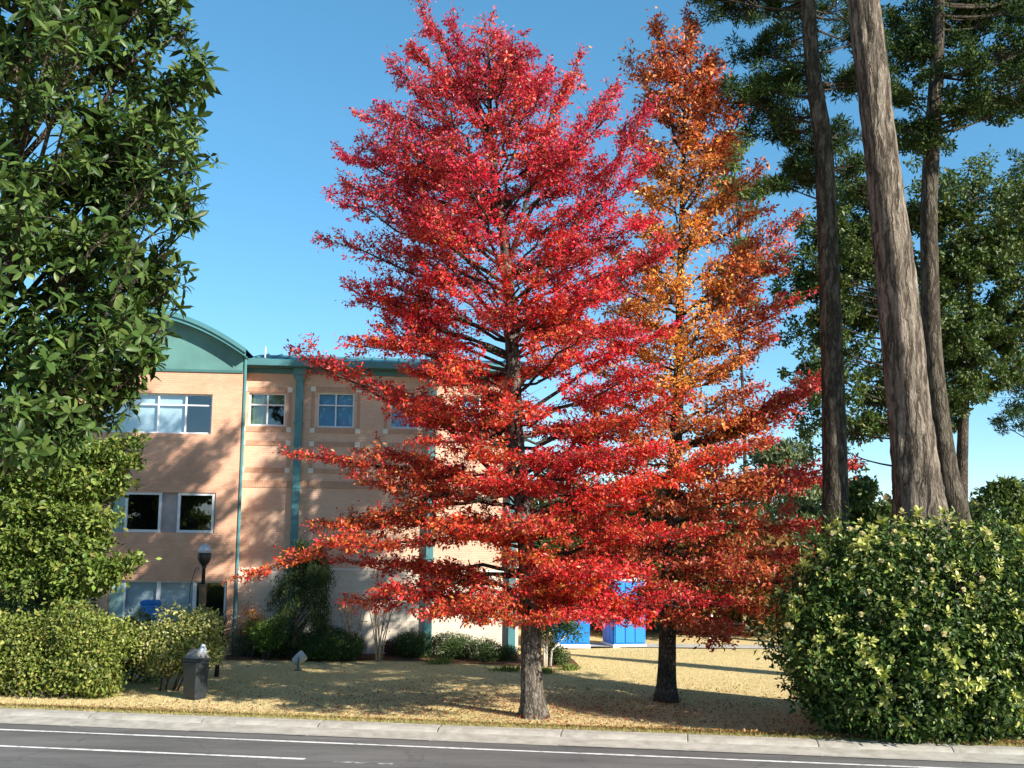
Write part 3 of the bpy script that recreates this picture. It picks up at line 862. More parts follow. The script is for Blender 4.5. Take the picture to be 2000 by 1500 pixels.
R1 = profile([(20, 850), (70, 990), (130, 1045), (170, 1150), (200, 1225), (260, 1265), (330, 1280), (420, 1295), (500, 1300), (600, 1312), (700, 1335), (800, 1330), (875, 1430), (950, 1310), (1035, 1372), (1100, 1310), (1165, 1390), (1190, 1370), (1212, 1240)], Y1)
zt1, zb1 = P(950, 20, Y1).z, P(1000, 1205, Y1).z
RED = [(.66, .03, .026), (.60, .022, .036), (.72, .07, .028), (.44, .018, .024), (.70, .16, .03), (.64, .26, .06)]
ph = rng.uniform(0, 6.28, 8)
def redcol(pos, n):
    c = pick(RED, [5, 3, 3.5, 1.6, .9, .25], n)
    # warmer orange patches, mostly low on the left, colouring in shaded translucent leaves
    w = .5 + .5 * np.sin(pos[:, 0] * 1.1 + ph[0]) * np.sin(pos[:, 2] * .9 + ph[1]) * np.cos(pos[:, 1] * .8 + ph[2])
    k = np.clip((9 - pos[:, 2]) / 5, 0, 1) * np.clip((2.2 - (pos[:, 0] - t1[0].x)) / 3, 0.3, 1)
    m = rng.random(n) < k * (.10 + .65 * w)
    c[m] = pick([(.68, .15, .03), (.66, .24, .045), (.62, .085, .025)], [4, 2, 3], int(m.sum()))
    hi_ = np.clip((pos[:, 2] - 7.5) / 5, 0, 1)[:, None]; c = c * (1 - hi_ * np.array([[.06, 0, -.55]])) + hi_ * np.array([[0, .004, .012]])
    db = rng.random(n) < .05; c[db] = pick([(.30, .09, .04), (.22, .10, .05)], [1, 1], int(db.sum()))
    return np.clip(c * rng.uniform(.78, 1.15) * np.array([1, rng.uniform(.65, 1.35), rng.uniform(.8, 1.5)]), .002, .95)
fr = Foliage()
feat = [(590, 698, 940, 0), (525, 1112, 900, -.7), (588, 892, 950, -.3), (630, 1022, 960, 0.3), (620, 472, 620, 0), (648, 300, 470, .3), (640, 410, 560, -.5), (664, 570, 700, .2), (738, 138, 360, -.2), (690, 240, 430, -.4),
        (822, 25, 330, 0), (955, 45, 250, .2), (880, 60, 300, -.4), (1010, 90, 300, .4), (1130, 125, 520, 0), (1200, 175, 520, .3), (1250, 230, 600, -.2), (1270, 310, 640, .4), (1430, 878, 1010, -.5), (1372, 1036, 1090, -.8), (1392, 1170, 1160, -.6), (1240, 1208, 1150, -1.2),
        (1330, 780, 930, -.3), (1300, 500, 700, -.4), (1310, 640, 820, 0.2), (1160, 1195, 1150, -2.4), (760, 1150, 1120, -1.5), (690, 1175, 1140, -.4), (860, 1180, 1150, -2.0), (700, 1060, 1040, -1.8), (1060, 160, 420, -.6), (1180, 1110, 1090, -2.6), (950, 1165, 1130, -2.6), (1120, 1150, 1120, -1.5), (1205, 1165, 1130, -1.0), (1100, 1188, 1150, -1.0), (1180, 1190, 1150, .3)]
prim = []
for (px, py, at, dy) in feat:
    tip = P(px + (28 if px < 960 and py < 620 and py > 100 else 0), py, Y1); tip.y += dy
    za_ = P(1000, at, Y1).z
    prim.append((za_, tip, 1.0))
LAY = [P(1000, q, Y1).z for q in (1188, 1110, 1025, 950, 890, 815, 755, 698, 630, 565)]
NP = 96
for i in range(NP):
    f = ((i + .5) / NP)
    zt = zb1 + (zt1 - zb1 - .8) * f ** 1.12 + random.uniform(-.15, .15)
    if zt < 9.5: zt = min(LAY, key=lambda q: abs(q - zt)) + random.uniform(-.1, .1)
    az = i * 2.39996 + random.uniform(-.3, .3)
    c = poly_at(t1, zt)
    xl, xr_ = L1(zt), R1(zt)
    ca, sa = math.cos(az), math.sin(az)
    rx = max(.35, (xr_ - c.x) if ca > 0 else (c.x - xl)); ry = max(.35, (xr_ - xl) * .5 * .92)
    R_ = 1 / math.sqrt((ca / rx) ** 2 + (sa / ry) ** 2) * random.uniform(.6, .98) - (.3 if zt < 9.5 else .05)
    R_ = max(.3, R_)
    asc = .02 + .62 * max(0, f - .12) + .5 * max(0, f - .75)
    tip = Vector((c.x + ca * R_, c.y + sa * R_, zt))
    za_ = max(zb1 + .1 + random.uniform(0, .4), zt - R_ * asc - random.uniform(0, .3))
    prim.append((za_, tip, random.uniform(.8, 1.1)))
for i in range(26):                      # fuller lower crown
    zt = random.uniform(zb1 + .1, 8.6); az = i * 2.39996 + 1.9; c = poly_at(t1, zt); ca, sa = math.cos(az), math.sin(az)
    xl, xr_ = L1(zt), R1(zt); rx = (xr_ - c.x) if ca > 0 else (c.x - xl); ry = (xr_ - xl) * .46
    R_ = max(.6, 1 / math.sqrt((ca / rx) ** 2 + (sa / ry) ** 2) * random.uniform(.45, .85))
    prim.append((max(zb1 + .15, zt - R_ * random.uniform(0, .15)), Vector((c.x + ca * R_, c.y + sa * R_, zt)), 1))
for i in range(17):                      # fuller upper crown
    zt = random.uniform(8.2, zt1 - 1.2); az = i * 2.39996 + .7; c = poly_at(t1, zt); ca, sa = math.cos(az), math.sin(az)
    xl, xr_ = L1(zt), R1(zt); rx = (xr_ - c.x) if ca > 0 else (c.x - xl); ry = (xr_ - xl) * .46
    R_ = max(.4, 1 / math.sqrt((ca / rx) ** 2 + (sa / ry) ** 2) * random.uniform(.45, .9))
    prim.append((zt - R_ * random.uniform(.1, .5), Vector((c.x + ca * R_, c.y + sa * R_, zt)), 1))
for za_, tip, k in prim:
    p0 = poly_at(t1, za_)
    R_ = (tip - p0).length
    rr0 = .012 + .008 * R_
    hi = max(0, min(1, (tip.z - 6) / 6))
    o = tree_branch(red, fr, p0, tip, rr0, M['bark_dark'], redcol, twigs=int(8 + 5.2 * R_), twig_len=.48 + .2 * R_, leaf=(.075, .036), dens=38 if tip.z > 6.5 else 36, arch=-.05 if tip.z > 7 else .0, flat=.3 + .25 * hi, subs=4, spread=.05, start=.3)
    loc(o, red)
o = fr.build('leaves', M['leaf_red'], red); o['kind'] = 'stuff'; loc(o, red)

# ---- second autumn tree
Y2 = G(1301, 1369).y
t2, r2 = px_line([(1301, 1368, 40), (1303, 1290, 34), (1305, 1180, 31), (1309, 1040, 28), (1320, 860, 25), (1327, 700, 20), (1329, 520, 14), (1334, 360, 10), (1337, 200, 6), (1340, 60, 3)], Y2)
orange = thing('autumn_tree', 'orange and maroon autumn tree standing behind and right of the red tree', 'tree', (t2[0].x, t2[0].y, 0))
loc(build_trunk(orange, t2, r2, M['bark_dark'], 16, .05, 1.4), orange)
L2 = profile([(40, 1275), (100, 1225), (200, 1215), (300, 1215), (400, 1180), (500, 1150), (600, 1130), (700, 1110), (800, 1080), (900, 1050), (1000, 1030), (1100, 1040), (1200, 1110), (1240, 1200)], Y2)
R2 = profile([(40, 1350), (100, 1400), (200, 1440), (250, 1445), (300, 1430), (340, 1480), (420, 1550), (470, 1500), (510, 1530), (590, 1555), (640, 1520), (680, 1480), (745, 1597), (800, 1540), (860, 1490), (915, 1650), (960, 1520), (1020, 1600), (1085, 1600), (1140, 1575), (1190, 1500), (1235, 1440)], Y2)
zt2, zb2 = P(1335, 40, Y2).z, P(1300, 1225, Y2).z
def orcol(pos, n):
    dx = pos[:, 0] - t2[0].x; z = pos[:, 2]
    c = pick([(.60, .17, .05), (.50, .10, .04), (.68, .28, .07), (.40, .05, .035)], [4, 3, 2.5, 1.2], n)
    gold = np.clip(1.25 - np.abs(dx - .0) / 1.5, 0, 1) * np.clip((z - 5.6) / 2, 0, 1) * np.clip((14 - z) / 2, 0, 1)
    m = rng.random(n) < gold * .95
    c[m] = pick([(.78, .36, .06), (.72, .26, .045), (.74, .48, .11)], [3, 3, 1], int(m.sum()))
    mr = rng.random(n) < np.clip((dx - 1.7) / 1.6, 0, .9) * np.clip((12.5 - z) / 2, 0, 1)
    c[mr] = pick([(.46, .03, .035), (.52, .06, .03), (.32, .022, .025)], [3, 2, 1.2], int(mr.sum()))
    ml = rng.random(n) < np.clip((5.4 - z) / 1.8, 0, .85) * (dx < 1.8)  # dark maroon-brown painted in for the shaded lower crown
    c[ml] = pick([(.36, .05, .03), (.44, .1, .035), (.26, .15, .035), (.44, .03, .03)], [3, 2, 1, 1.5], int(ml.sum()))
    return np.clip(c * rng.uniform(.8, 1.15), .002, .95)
fo = Foliage()
feat2 = [(1345, 35, 200, 0), (1283, 45, 220, 0), (1395, 110, 300, .2), (1225, 110, 300, 0), (1440, 225, 420, -.4), (1480, 335, 500, .2), (1555, 425, 620, .2), (1530, 505, 640, -.4), (1558, 590, 720, -.1), (1520, 650, 780, .6),
         (1598, 742, 870, 0), (1570, 765, 880, -.5), (1540, 815, 880, .6), (1655, 910, 960, -.3), (1630, 935, 970, .3), (1600, 1022, 1050, -.2), (1602, 1085, 1090, .1), (1578, 1140, 1140, -.4), (1500, 1195, 1170, -.5), (1440, 1235, 1190, .4), (1380, 1240, 1200, -1.5), (1520, 960, 1000, -1.2), (1480, 870, 920, -1.4), (1470, 1110, 1110, -1.5)]
prim = []
for (px, py, at, dy) in feat2:
    tip = P(px, py, Y2); tip.y += dy; prim.append((P(1320, at, Y2).z, tip))
NP = 84
for i in range(NP):
    f = (i + .5) / NP
    zt = zb2 + (zt2 - zb2 - .7) * f ** 1.1
    az = i * 2.39996 + random.uniform(-.3, .3)
    c = poly_at(t2, zt); ca, sa = math.cos(az), math.sin(az)
    xl, xr_ = L2(zt), R2(zt)
    rx = max(.35, (xr_ - c.x) if ca > 0 else (c.x - xl)); ry = max(.35, (xr_ - xl) * .45)
    R_ = 1 / math.sqrt((ca / rx) ** 2 + (sa / ry) ** 2) * (random.uniform(.35, .62) if ca > 0 and zt < 7 else random.uniform(.6, .95))
    tip = Vector((c.x + ca * R_, c.y + sa * R_, zt))
    prim.append((max(zb2 + .2 + random.uniform(0, .5), zt - R_ * (.04 + .8 * max(0, f - .15)) - random.uniform(0, .3)), tip))
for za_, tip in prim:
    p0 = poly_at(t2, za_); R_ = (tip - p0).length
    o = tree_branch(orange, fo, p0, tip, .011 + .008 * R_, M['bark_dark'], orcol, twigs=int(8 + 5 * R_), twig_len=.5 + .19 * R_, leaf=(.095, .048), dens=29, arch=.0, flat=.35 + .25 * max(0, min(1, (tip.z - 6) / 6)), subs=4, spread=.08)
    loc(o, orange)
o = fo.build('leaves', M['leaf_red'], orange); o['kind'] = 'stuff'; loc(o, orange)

# ---- magnolia on the near verge, left
YM = 13.6
mb0 = P(-90, 900, YM); mb0 = Vector((mb0.x, YM, 0))
mag = thing('magnolia_tree', 'large glossy dark green broadleaf tree filling the upper left corner', 'tree', (mb0.x, mb0.y, -.06))
def mp(px, py, dy=0.0): 
    return P(px, py, YM + dy)
tm = [mb0 + Vector((0, 0, 0)), mb0 + Vector((.1, .05, 1.6)), mb0 + Vector((.25, 0, 3.2)), mp(-40, 760), mp(-15, 560), mp(20, 380), mp(45, 200), mp(70, 0), mp(90, -200)]
rm = [.24, .2, .185, .15, .13, .10, .08, .06, .03]
loc(build_trunk(mag, tm, rm, M['bark_dark'], 14, .04, 1.3), mag)
RM = [(-260, 250), (-150, 320), (-60, 345), (0, 365), (60, 385), (150, 400), (200, 380), (250, 375), (300, 425), (345, 400), (380, 385), (430, 405), (470, 330), (530, 360), (590, 350), (640, 325), (700, 310), (740, 280), (790, 262), (830, 215), (860, 120)]
ry_ = np.array([a for a, b in RM]); rx_ = np.array([b for a, b in RM])
MAGP = [(.032, .065, .014), (.045, .085, .018), (.065, .11, .024), (.10, .145, .035)]
MAGD = [(.035, .07, .018), (.05, .09, .02), (.06, .1, .025)]
ros = [rosette_mesh('r', 6 + k % 6, .16 + .012 * (k % 5), .056 + .006 * (k % 4), MAGP, None, (-.6 + .1 * (k % 5), .7 + .1 * (k % 6)), k) for k in range(12)]
sprays = []
tips = []
# limbs reach the outline; rosettes sit along and at the ends of their twigs
limb_targets = []
for py in range(-240, 861, 42):
    ex = float(np.interp(py, ry_, rx_))
    limb_targets.append((ex - random.uniform(0, 22), py, random.uniform(-.5, .5)))
for k in range(104):
    py = random.uniform(-250, 870); ex = float(np.interp(py, ry_, rx_))
    px = random.uniform(-330, ex - 15); dy = random.uniform(-2.0, 2.0) * (1 - .35 * abs(px) / 400)
    limb_targets.append((px, py, dy))
for (px, py, dy) in limb_targets:
    tip = mp(px, py, dy)
    zat = max(4.5, tip.z - random.uniform(.4, 1.7) * (Vector((tip.x, tip.y, 0)) - Vector((mb0.x, mb0.y, 0))).length * .7 - .2)
    p0 = poly_at(tm, zat)
    L = (tip - p0).length
    mid = p0.lerp(tip, .55) + Vector((0, 0, -.1 * L)) + Vector((random.uniform(-.1, .1), random.uniform(-.1, .1), 0)) * L
    b = MB(); K = 6
    b.tube([bez(p0, mid, tip, k / K) for k in range(K + 1)], [.035 * (1 - k / K) + .009 for k in range(K + 1)], 6)
    tips.append((tip, (tip - mid).normalized()))
    for j in range(int(15 + 6.5 * L)):
        t = random.uniform(.35, 1.0); o_ = bez(p0, mid, tip, t)
        d = Vector((random.gauss(0, 1), random.gauss(0, 1), random.gauss(.15, .8))).normalized()
        d = (d + (tip - p0).normalized() * .5).normalized()
        e = o_ + d * random.uniform(.15, .48)
        # stay inside the outline
        q = CAM_R.transposed() @ (e - Vector((0, 0, CAM_H))); ex, ey = 1000 + FPX * q.x / -q.z, 750 - FPX * q.y / -q.z
        if ex > float(np.interp(ey, ry_, rx_)) + 12 or ey > 900 or ((ex - 82) / 46) ** 2 + ((ey - 275) / 55) ** 2 < 1 or ((ex - 165) / 26) ** 2 + ((ey - 420) / 20) ** 2 < 1 or ((ex - 20) / 22) ** 2 + ((ey - 30) / 30) ** 2 < 1 or ((ex - 55) / 40) ** 2 + ((ey - 555) / 24) ** 2 < 1 or ((ex - 300) / 40) ** 2 + ((ey - 455) / 24) ** 2 < 1: continue
        b.tube([o_, e], [.008, .005], 3, cap=False)
        tips.append((e, d))
    loc(b.build('branch', M['bark_dark'], mag, smooth=True), mag)
cand = []
fm = Foliage()
for (p, d) in tips:
    axis = (Vector(d) + Vector((random.gauss(0, .3), random.gauss(0, .3), .35))).normalized()
    R3 = np.array(orient(axis, random.uniform(0, 6.28))); s = random.choice((.6, .75, .9, 1.0, 1.3)) * random.uniform(.9, 1.1)
    k = random.randrange(12)
    q = CAM_R.transposed() @ (p - Vector((0, 0, CAM_H))); ex, ey = 1000 + FPX * q.x / -q.z, 750 - FPX * q.y / -q.z
    cand.append((p, axis, R3, s, k, ex, ey, p.y))
order = sorted([i for i, c in enumerate(cand) if -10 < c[5] < 460 and -10 < c[6] < 880], key=lambda i: cand[i][7])
single = set(order[:300])
rmesh = []
for k in range(12):
    a = ros[k]; v, ft, fq, c = big_leaf_arrays(*a, droop=.22); rmesh.append(mesh_np('leaf_cluster', v, [ft, fq], M['leaf_gloss'], c, smooth=True))
for i, (p, axis, R3, s, k, ex, ey, yy_) in enumerate(cand):
    if i in single:
        o = link('leaf_cluster', rmesh[k], mag)
        o.matrix_basis = Matrix.Translation(p - Vector(mag.location)) @ Matrix(R3.tolist()).to_4x4() @ Matrix.Scale(s, 4)
    else:
        pos, d, nr, L, W, c = ros[k]
        fm.add(pos @ R3.T * s + np.array(list(p)), d @ R3.T, nr @ R3.T, L * s, W * s, c * rng.uniform(.75, 1.1))
o = fm.build('leaves', M['leaf_gloss'], mag, big=True, droop=.22); o['kind'] = 'stuff'; loc(o, mag)

# ---- shrubs built from lumps of leaves
def shrub(name, label, cat, base, lumps, n_per_m2, L, W, pal, wts, mat='leaf_soft', stems=6, group=None, big=False, stem_mat='twig', hollow=.6, stem_h=.5):
    """lumps: (dx, dy, z, rx, ry, rz) relative to base"""
    root = thing(name, label, cat, (base[0], base[1], base[2]), 0, group)
    f = Foliage()
    cf = lambda pos, n: pick(pal, wts, n)
    for (dx, dy, z, rx, ry, rz) in lumps:
        area = 4 * math.pi * ((rx * ry) ** 1.6 / 3 + (rx * rz) ** 1.6 / 3 + (ry * rz) ** 1.6 / 3) ** (1 / 1.6)
        clump(f, (dx, dy, z), (rx, ry, rz), max(40, int(area * n_per_m2)), L, W, cf, hollow=hollow)
    o = f.build('leaves', M[mat], root, big=big, keep=lambda p: p[:, 2] > .01); o['kind'] = 'stuff'
    for k in range(stems):
        l = lumps[k % len(lumps)]
        b = MB(); s = Vector((l[0] * .25 + random.uniform(-.1, .1), l[1] * .25 + random.uniform(-.1, .1), -.05)); e = Vector((l[0], l[1], l[2]))
        b.tube([s, s.lerp(e, .5) + Vector((random.uniform(-.05, .05), random.uniform(-.05, .05), .05)), e], [.022, .016, .008], 5)
        b.build('stem', M[stem_mat], root, smooth=True)
    return root
HEDGE = [(.16, .20, .035), (.22, .25, .05), (.10, .14, .03), (.32, .32, .09)]
# long hedge at the kerb, left
hp = G(90, 1366)
lm = []
for k in range(46):
    x = random.uniform(-3.9, 1.1); z = random.uniform(.25, 1.5)
    lm.append((x, .95 + random.uniform(-.5, .55), z, random.uniform(.38, .6), random.uniform(.4, .6), random.uniform(.3, .45)))
for k in range(12):
    lm.append((random.uniform(-3.8, 1.0), .5 + random.uniform(-.15, .2), random.uniform(.5, 1.55), random.uniform(.45, .65), .5, random.uniform(.4, .55)))
for k in range(20):
    x = -3.9 + 5.1 * k / 19; lm.append((x, .45 + random.uniform(-.08, .1), .42, .4, .4, .42)); lm.append((x, .75, 1.25 + .22 * math.sin(x * 1.7 + 1) + random.uniform(-.22, .3) - (.35 if x > .6 else 0), random.uniform(.36, .66), .5, random.uniform(.32, .6)))
shrub('hedge', 'dense yellow green hedge along the kerb at the left edge', 'hedge', (hp.x, hp.y, 0), lm, 170, .10, .055, HEDGE, [4, 3, 2.5, 1.2], stems=16)
# loose variegated shrub with a bare stem behind the litter bin
vp = G(318, 1351)
lm = []
for k in range(40):
    a = random.uniform(0, 6.28); r = random.random() ** .5
    lm.append((.35 + math.cos(a) * r * .92, .1 + math.sin(a) * r * .5, 1.12 + random.uniform(-.65, .75) * (1 - .35 * r), random.uniform(.3, .42), random.uniform(.3, .4), random.uniform(.26, .36)))
shrub('variegated_shrub', 'loose pale variegated shrub with short bare stem behind the litter bin', 'shrub', (vp.x, vp.y, 0), lm, 220, .09, .05, [(.36, .36, .11), (.26, .28, .07), (.46, .44, .19), (.15, .18, .05)], [4, 3, 2, 2], stems=9, hollow=.4)
# sunlit small-leaved tree behind the hedge
sp_ = G(30, 1345)
lt = thing('young_tree', 'sunlit light green small leaved tree rising behind the left hedge', 'tree', (sp_.x, sp_.y + .6, 0))
tb = [Vector((sp_.x, sp_.y + .6, 0)), Vector((sp_.x + .1, sp_.y + .6, 1.6)), Vector((sp_.x, sp_.y + .7, 3.2)), Vector((sp_.x - .2, sp_.y + .6, 5.4))]
loc(build_trunk(lt, tb, [.1, .085, .06, .02], M['bark_dark'], 10, .04, 1.3), lt)
fl_ = Foliage()
lgc = lambda pos, n: pick([(.13, .19, .032), (.18, .235, .045), (.085, .13, .025), (.26, .28, .07)], [4, 3, 2.5, .8], n)
YL = sp_.y + .3
tg_ = [(0, 850, -.3), (30, 872, -.5), (-30, 885, -.2), (65, 846, -.1), (20, 925, -.3), (100, 850, .2), (255, 868, 0), (262, 905, -.3), (235, 950, .2), (215, 1010, -.3), (200, 1060, 0), (232, 1118, -.5), (246, 1095, -.45), (180, 1110, -.4), (150, 1060, -.5), (120, 1110, -.3), (60, 860, 0), (140, 850, -.2), (200, 880, -.4), (20, 900, -.5), (90, 930, -.7), (170, 950, -.7), (130, 1000, -.8), (40, 990, -.8), (80, 1050, -.7), (10, 1060, -.6), (-80, 900, 0), (-120, 1000, 0), (-60, 1080, -.4), (30, 840, .4), (230, 900, .5), (100, 880, -.5), (180, 1020, -.3), (60, 1110, -.4), (-40, 960, -.6), (125, 905, -.8)]
for (px, py, dy) in tg_:
    tip = P(px, py, YL + dy)
    p0 = poly_at(tb, max(1.4, tip.z - random.uniform(.4, 1.0)))
    o = tree_branch(lt, fl_, p0, tip, .03, M['bark_dark'], lgc, twigs=int(18 + 6 * (tip - p0).length), twig_len=.8, leaf=(.13, .07), dens=40, arch=.04, flat=.7, subs=4, spread=.11, start=.25)
    loc(o, lt)
o = fl_.build('leaves', M['leaf_soft'], lt); o['kind'] = 'stuff'; loc(o, lt)
# tall grey green shrub under it
gp = G(50, 1345)
lm = [(random.uniform(-2.0, .85), .8 + random.uniform(-.35, .35), random.uniform(1.3, 2.95), random.uniform(.34, .5), .42, random.uniform(.32, .44)) for k in range(48)]
shrub('tall_shrub', 'pale grey green shrub standing between the left hedge and the young tree', 'shrub', (gp.x, gp.y, 0), lm, 180, .08, .045, [(.17, .21, .075), (.24, .27, .11), (.11, .15, .05)], [4, 2, 3], stems=8)

# ---- big camellia at right
cp = G(1790, 1440)
CB = Vector((8.3, 22.95, 0))
cam_root = thing('camellia_bush', 'huge rounded dark green bush with pale yellow shoots at the right kerb', 'bush', CB)
def dome(az, el):
    """outline of the bush"""
    ca, sa = math.cos(az), math.sin(az)
    rx, ry = 2.95, 1.45
    k = 1 + .05 * math.sin(3 * az + 1) + .045 * math.sin(5 * el + 2 * az) + .04 * math.sin(7 * az + 4 * el) + .04 * math.sin(13 * az - 9 * el)
    z = 1.75 + math.sin(el) * (2.5 if el > 0 else 1.75) * (1 + .03 * math.sin(4 * az + 2))
    c = math.cos(el) ** .62 * (1 if el > 0 else 1 + .1 * math.sin(el))
    return Vector((ca * rx * c * k, sa * ry * c * k, z))
fc = Foliage()
CAMD = [(.026, .054, .012), (.045, .085, .018), (.07, .115, .024), (.12, .165, .04)]
for k in range(820):
    az = random.uniform(0, 6.2832); el = math.asin(random.uniform(-.97, 1))
    p = dome(az, el) * (random.uniform(.84, .97) if random.random() < .9 else random.uniform(1.0, 1.1))
    p.z = max(.12, p.z)
    clump(fc, p, (random.uniform(.22, .36),) * 3, 62, .12, .06, lambda pos, n: pick(CAMD + [(.26, .31, .065), (.36, .38, .1)], [3.4, 4, 2.4, 1.4, .7, .25], n), hollow=.35)
for k in range(150):
    az = random.uniform(0, 6.2832); el = math.asin(random.uniform(-.95, .9)); p = dome(az, el) * random.uniform(.45, .8); p.z = max(.3, p.z)
    clump(fc, p, (.5, .42, .5), 70, .15, .08, lambda pos, n: pick(CAMD, [3, 3, 2, .5], n), hollow=.2)
o = fc.build('leaves', M['leaf_gloss'], cam_root, keep=lambda p: p[:, 2] > .02); o['kind'] = 'stuff'
shoots = []
for k in range(4):
    a = rosette_mesh('s', 8 + k, .145, .07, [(.36, .40, .09), (.46, .47, .13), (.28, .33, .07), (.54, .52, .2)], None, (-.1, 1.25), 40 + k)
    v, ft, fq, c = big_leaf_arrays(*a, droop=.1); shoots.append(mesh_np('leaf_cluster', v, [ft, fq], M['leaf_soft'], c, smooth=True))
flow = []
for k in range(2):
    a = rosette_mesh('f', 13, .075, .07, [(.78, .72, .48), (.8, .76, .6), (.74, .62, .42)], None, (.1, 1.2), 60 + k)
    v, ft, fq, c = big_leaf_arrays(*a, droop=-.3); flow.append(mesh_np('flower', v, [ft, fq], M['leaf_soft'], c, smooth=True))
cnt = 0
while cnt < 296:
    az = random.uniform(-3.05, -.05) if random.random() < .86 else random.uniform(0, 6.28)
    el = math.asin(random.uniform(-.75, 1))
    p = dome(az, el) * random.uniform(1.0, 1.05)
    if p.z < .3 or p.x > 2.2 and random.random() < .5: continue
    if p.x < -1.6 and p.z < 1.3 and random.random() < .8: continue
    d = Vector((p.x / 3.15, p.y / 1.5, (p.z - 1.5) / 2)).normalized()
    d = (d + Vector((random.gauss(0, .35), random.gauss(0, .35), .45))).normalized()
    R3 = orient(d, random.uniform(0, 6.28)).to_4x4()
    o = link('leaf_cluster', random.choice(shoots), cam_root)
    o.matrix_basis = Matrix.Translation(p) @ R3 @ Matrix.Scale(random.choice((.55, .7, .85, 1.0, 1.25)) * random.uniform(.85, 1.15), 4); cnt += 1
for k in range(46):
    az = random.uniform(-3.0, -.1); el = math.asin(random.uniform(.1, 1)); p = dome(az, el) * 1.05
    d = (Vector((p.x / 3.15, p.y / 1.5, (p.z - 1.5) / 2)).normalized() + Vector((0, -.4, .2))).normalized()
    o = link('flower', random.choice(flow), cam_root)
    o.matrix_basis = Matrix.Translation(p) @ orient(d, random.uniform(0, 6.28)).to_4x4() @ Matrix.Scale(random.uniform(.7, 1.2), 4)
for k in range(9):
    az = k * .7; e = dome(az, .5) * .8; s = Vector((e.x * .15, e.y * .2, -.05)); b = MB()
    b.tube([s, s.lerp(e, .5) + Vector((0, 0, -.2)), e], [.05, .035, .015], 6); b.build('stem', M['bark_dark'], cam_root, smooth=True)

# ---- pines and broadleaf trees at right
PINE = [(.022, .046, .014), (.034, .064, .018), (.05, .08, .02), (.085, .11, .03)]
pcol = lambda pos, n: pick(PINE, [3, 3, 2, 1], n)
def big_tree(name, label, Y, line, mat, lumps, colf, leaf, needle, n_leaf, mat_leaf, ridge=.05, sides=18, flare=1.3, fork=None, base=None):
    pts, rr = px_line(line, Y)
    b0 = pts[0].copy()
    g = Vector((b0.x + (pts[0].x - pts[1].x) * (b0.z / max(.5, pts[1].z - pts[0].z)), Y, 0)) if b0.z > .3 else Vector((b0.x, Y, 0))
    if b0.z > .3: pts = [g] + pts; rr = [rr[0] * 1.12] + rr
    root = thing(name, label, 'tree', g)
    loc(build_trunk(root, pts, rr, mat, sides, ridge, flare, 8), root)
    f = Foliage()
    for (px, py, dy, r, fl) in lumps:
        c = P(px, py, Y + dy); rad_ = r / FPX * Y
        zz = c.z - random.uniform(.2, .9) * abs(c.x - poly_at(pts, c.z).x) * .5 - .2
        p0 = poly_at(pts, max(2.5, zz)); L = (c - p0).length
        mid = p0.lerp(c, .5) + Vector((random.uniform(-.08, .08), random.uniform(-.08, .08), -.10)) * L
        b = MB(); K = 7
        b.tube([bez(p0, mid, c, k / K) for k in range(K + 1)], [(.016 + .010 * L) * (1 - .8 * k / K) for k in range(K + 1)], 6)
        for j in range(9):
            t = random.uniform(.45, 1); o_ = bez(p0, mid, c, t)
            e = c + Vector((random.gauss(0, .8), random.gauss(0, .8), random.gauss(0.1, .42))) * rad_ 
            b.tube([o_, o_.lerp(e, .6) + Vector((0, 0, .05)), e], [.016, .009, .003], 3, cap=False)
            q = e
            clump(f, q, (rad_ * .36, rad_ * .36, rad_ * .36 * fl), int(n_leaf * .11), leaf[0], leaf[1], colf, needle=needle, hollow=.15)
        loc(b.build('branch', M['bark_dark'], root, smooth=True), root)
        clump(f, c, (rad_ * .8, rad_ * .8, rad_ * .8 * fl), int(n_leaf * .16), leaf[0], leaf[1], colf, needle=needle, hollow=.2)
    if f.p:
        o = f.build('leaves', M[mat_leaf], root); o['kind'] = 'stuff'; loc(o, root)
    return root
def scatter(boxes):
    out = []
    for (x0, x1, y0, y1, n, r, fl, dy) in boxes:
        for k in range(n):
            out.append((random.uniform(x0, x1), random.uniform(y0, y1), random.uniform(-dy if y0 > -9 and x0 > 1700 else .4, dy + .4), r * random.uniform(.7, 1.25), fl))
    return out
big_tree('pine_tree', 'tall slim pine with crooked dark trunk just right of the autumn tree', 25.4,
    [(1632, 1075, 52), (1630, 900, 48), (1625, 700, 43), (1618, 480, 40), (1612, 350, 38), (1606, 260, 36), (1590, 160, 32), (1580, 40, 29), (1574, -120, 26), (1570, -330, 16)], M['bark_pine2'],
    scatter([(1375, 1450, -60, 50, 6, 42, .6, 1.5), (1440, 1570, 60, 200, 9, 44, .55, 1.8), (1470, 1590, 210, 310, 5, 38, .55, 1.8), (1440, 1560, -30, 60, 4, 40, .55, 1.5), (1430, 1560, -200, -20, 5, 50, .6, 2), (1630, 1690, -20, 60, 2, 45, .6, 1.8), (1635, 1700, 40, 430, 7, 40, .7, 2), (1480, 1590, 330, 385, 3, 36, .5, 1.2), (1560, 1650, -330, -200, 4, 60, .6, 2)]), pcol, (.16, .03), True, 1000, 'needle')
big_tree('pine_tree', 'thickest leaning pine trunk with furrowed sunlit bark rising behind the bush', 24.6,
    [(1800, 1020, 98), (1790, 930, 90), (1772, 780, 80), (1757, 620, 75), (1740, 450, 70), (1722, 300, 65), (1705, 150, 62), (1686, 0, 60), (1665, -200, 56), (1650, -450, 34)], M['bark_pine'],
    scatter([(1640, 1800, -520, -380, 5, 70, .6, 2.6)]), pcol, (.15, .022), True, 900, 'needle', ridge=.11, sides=36, flare=1.2)
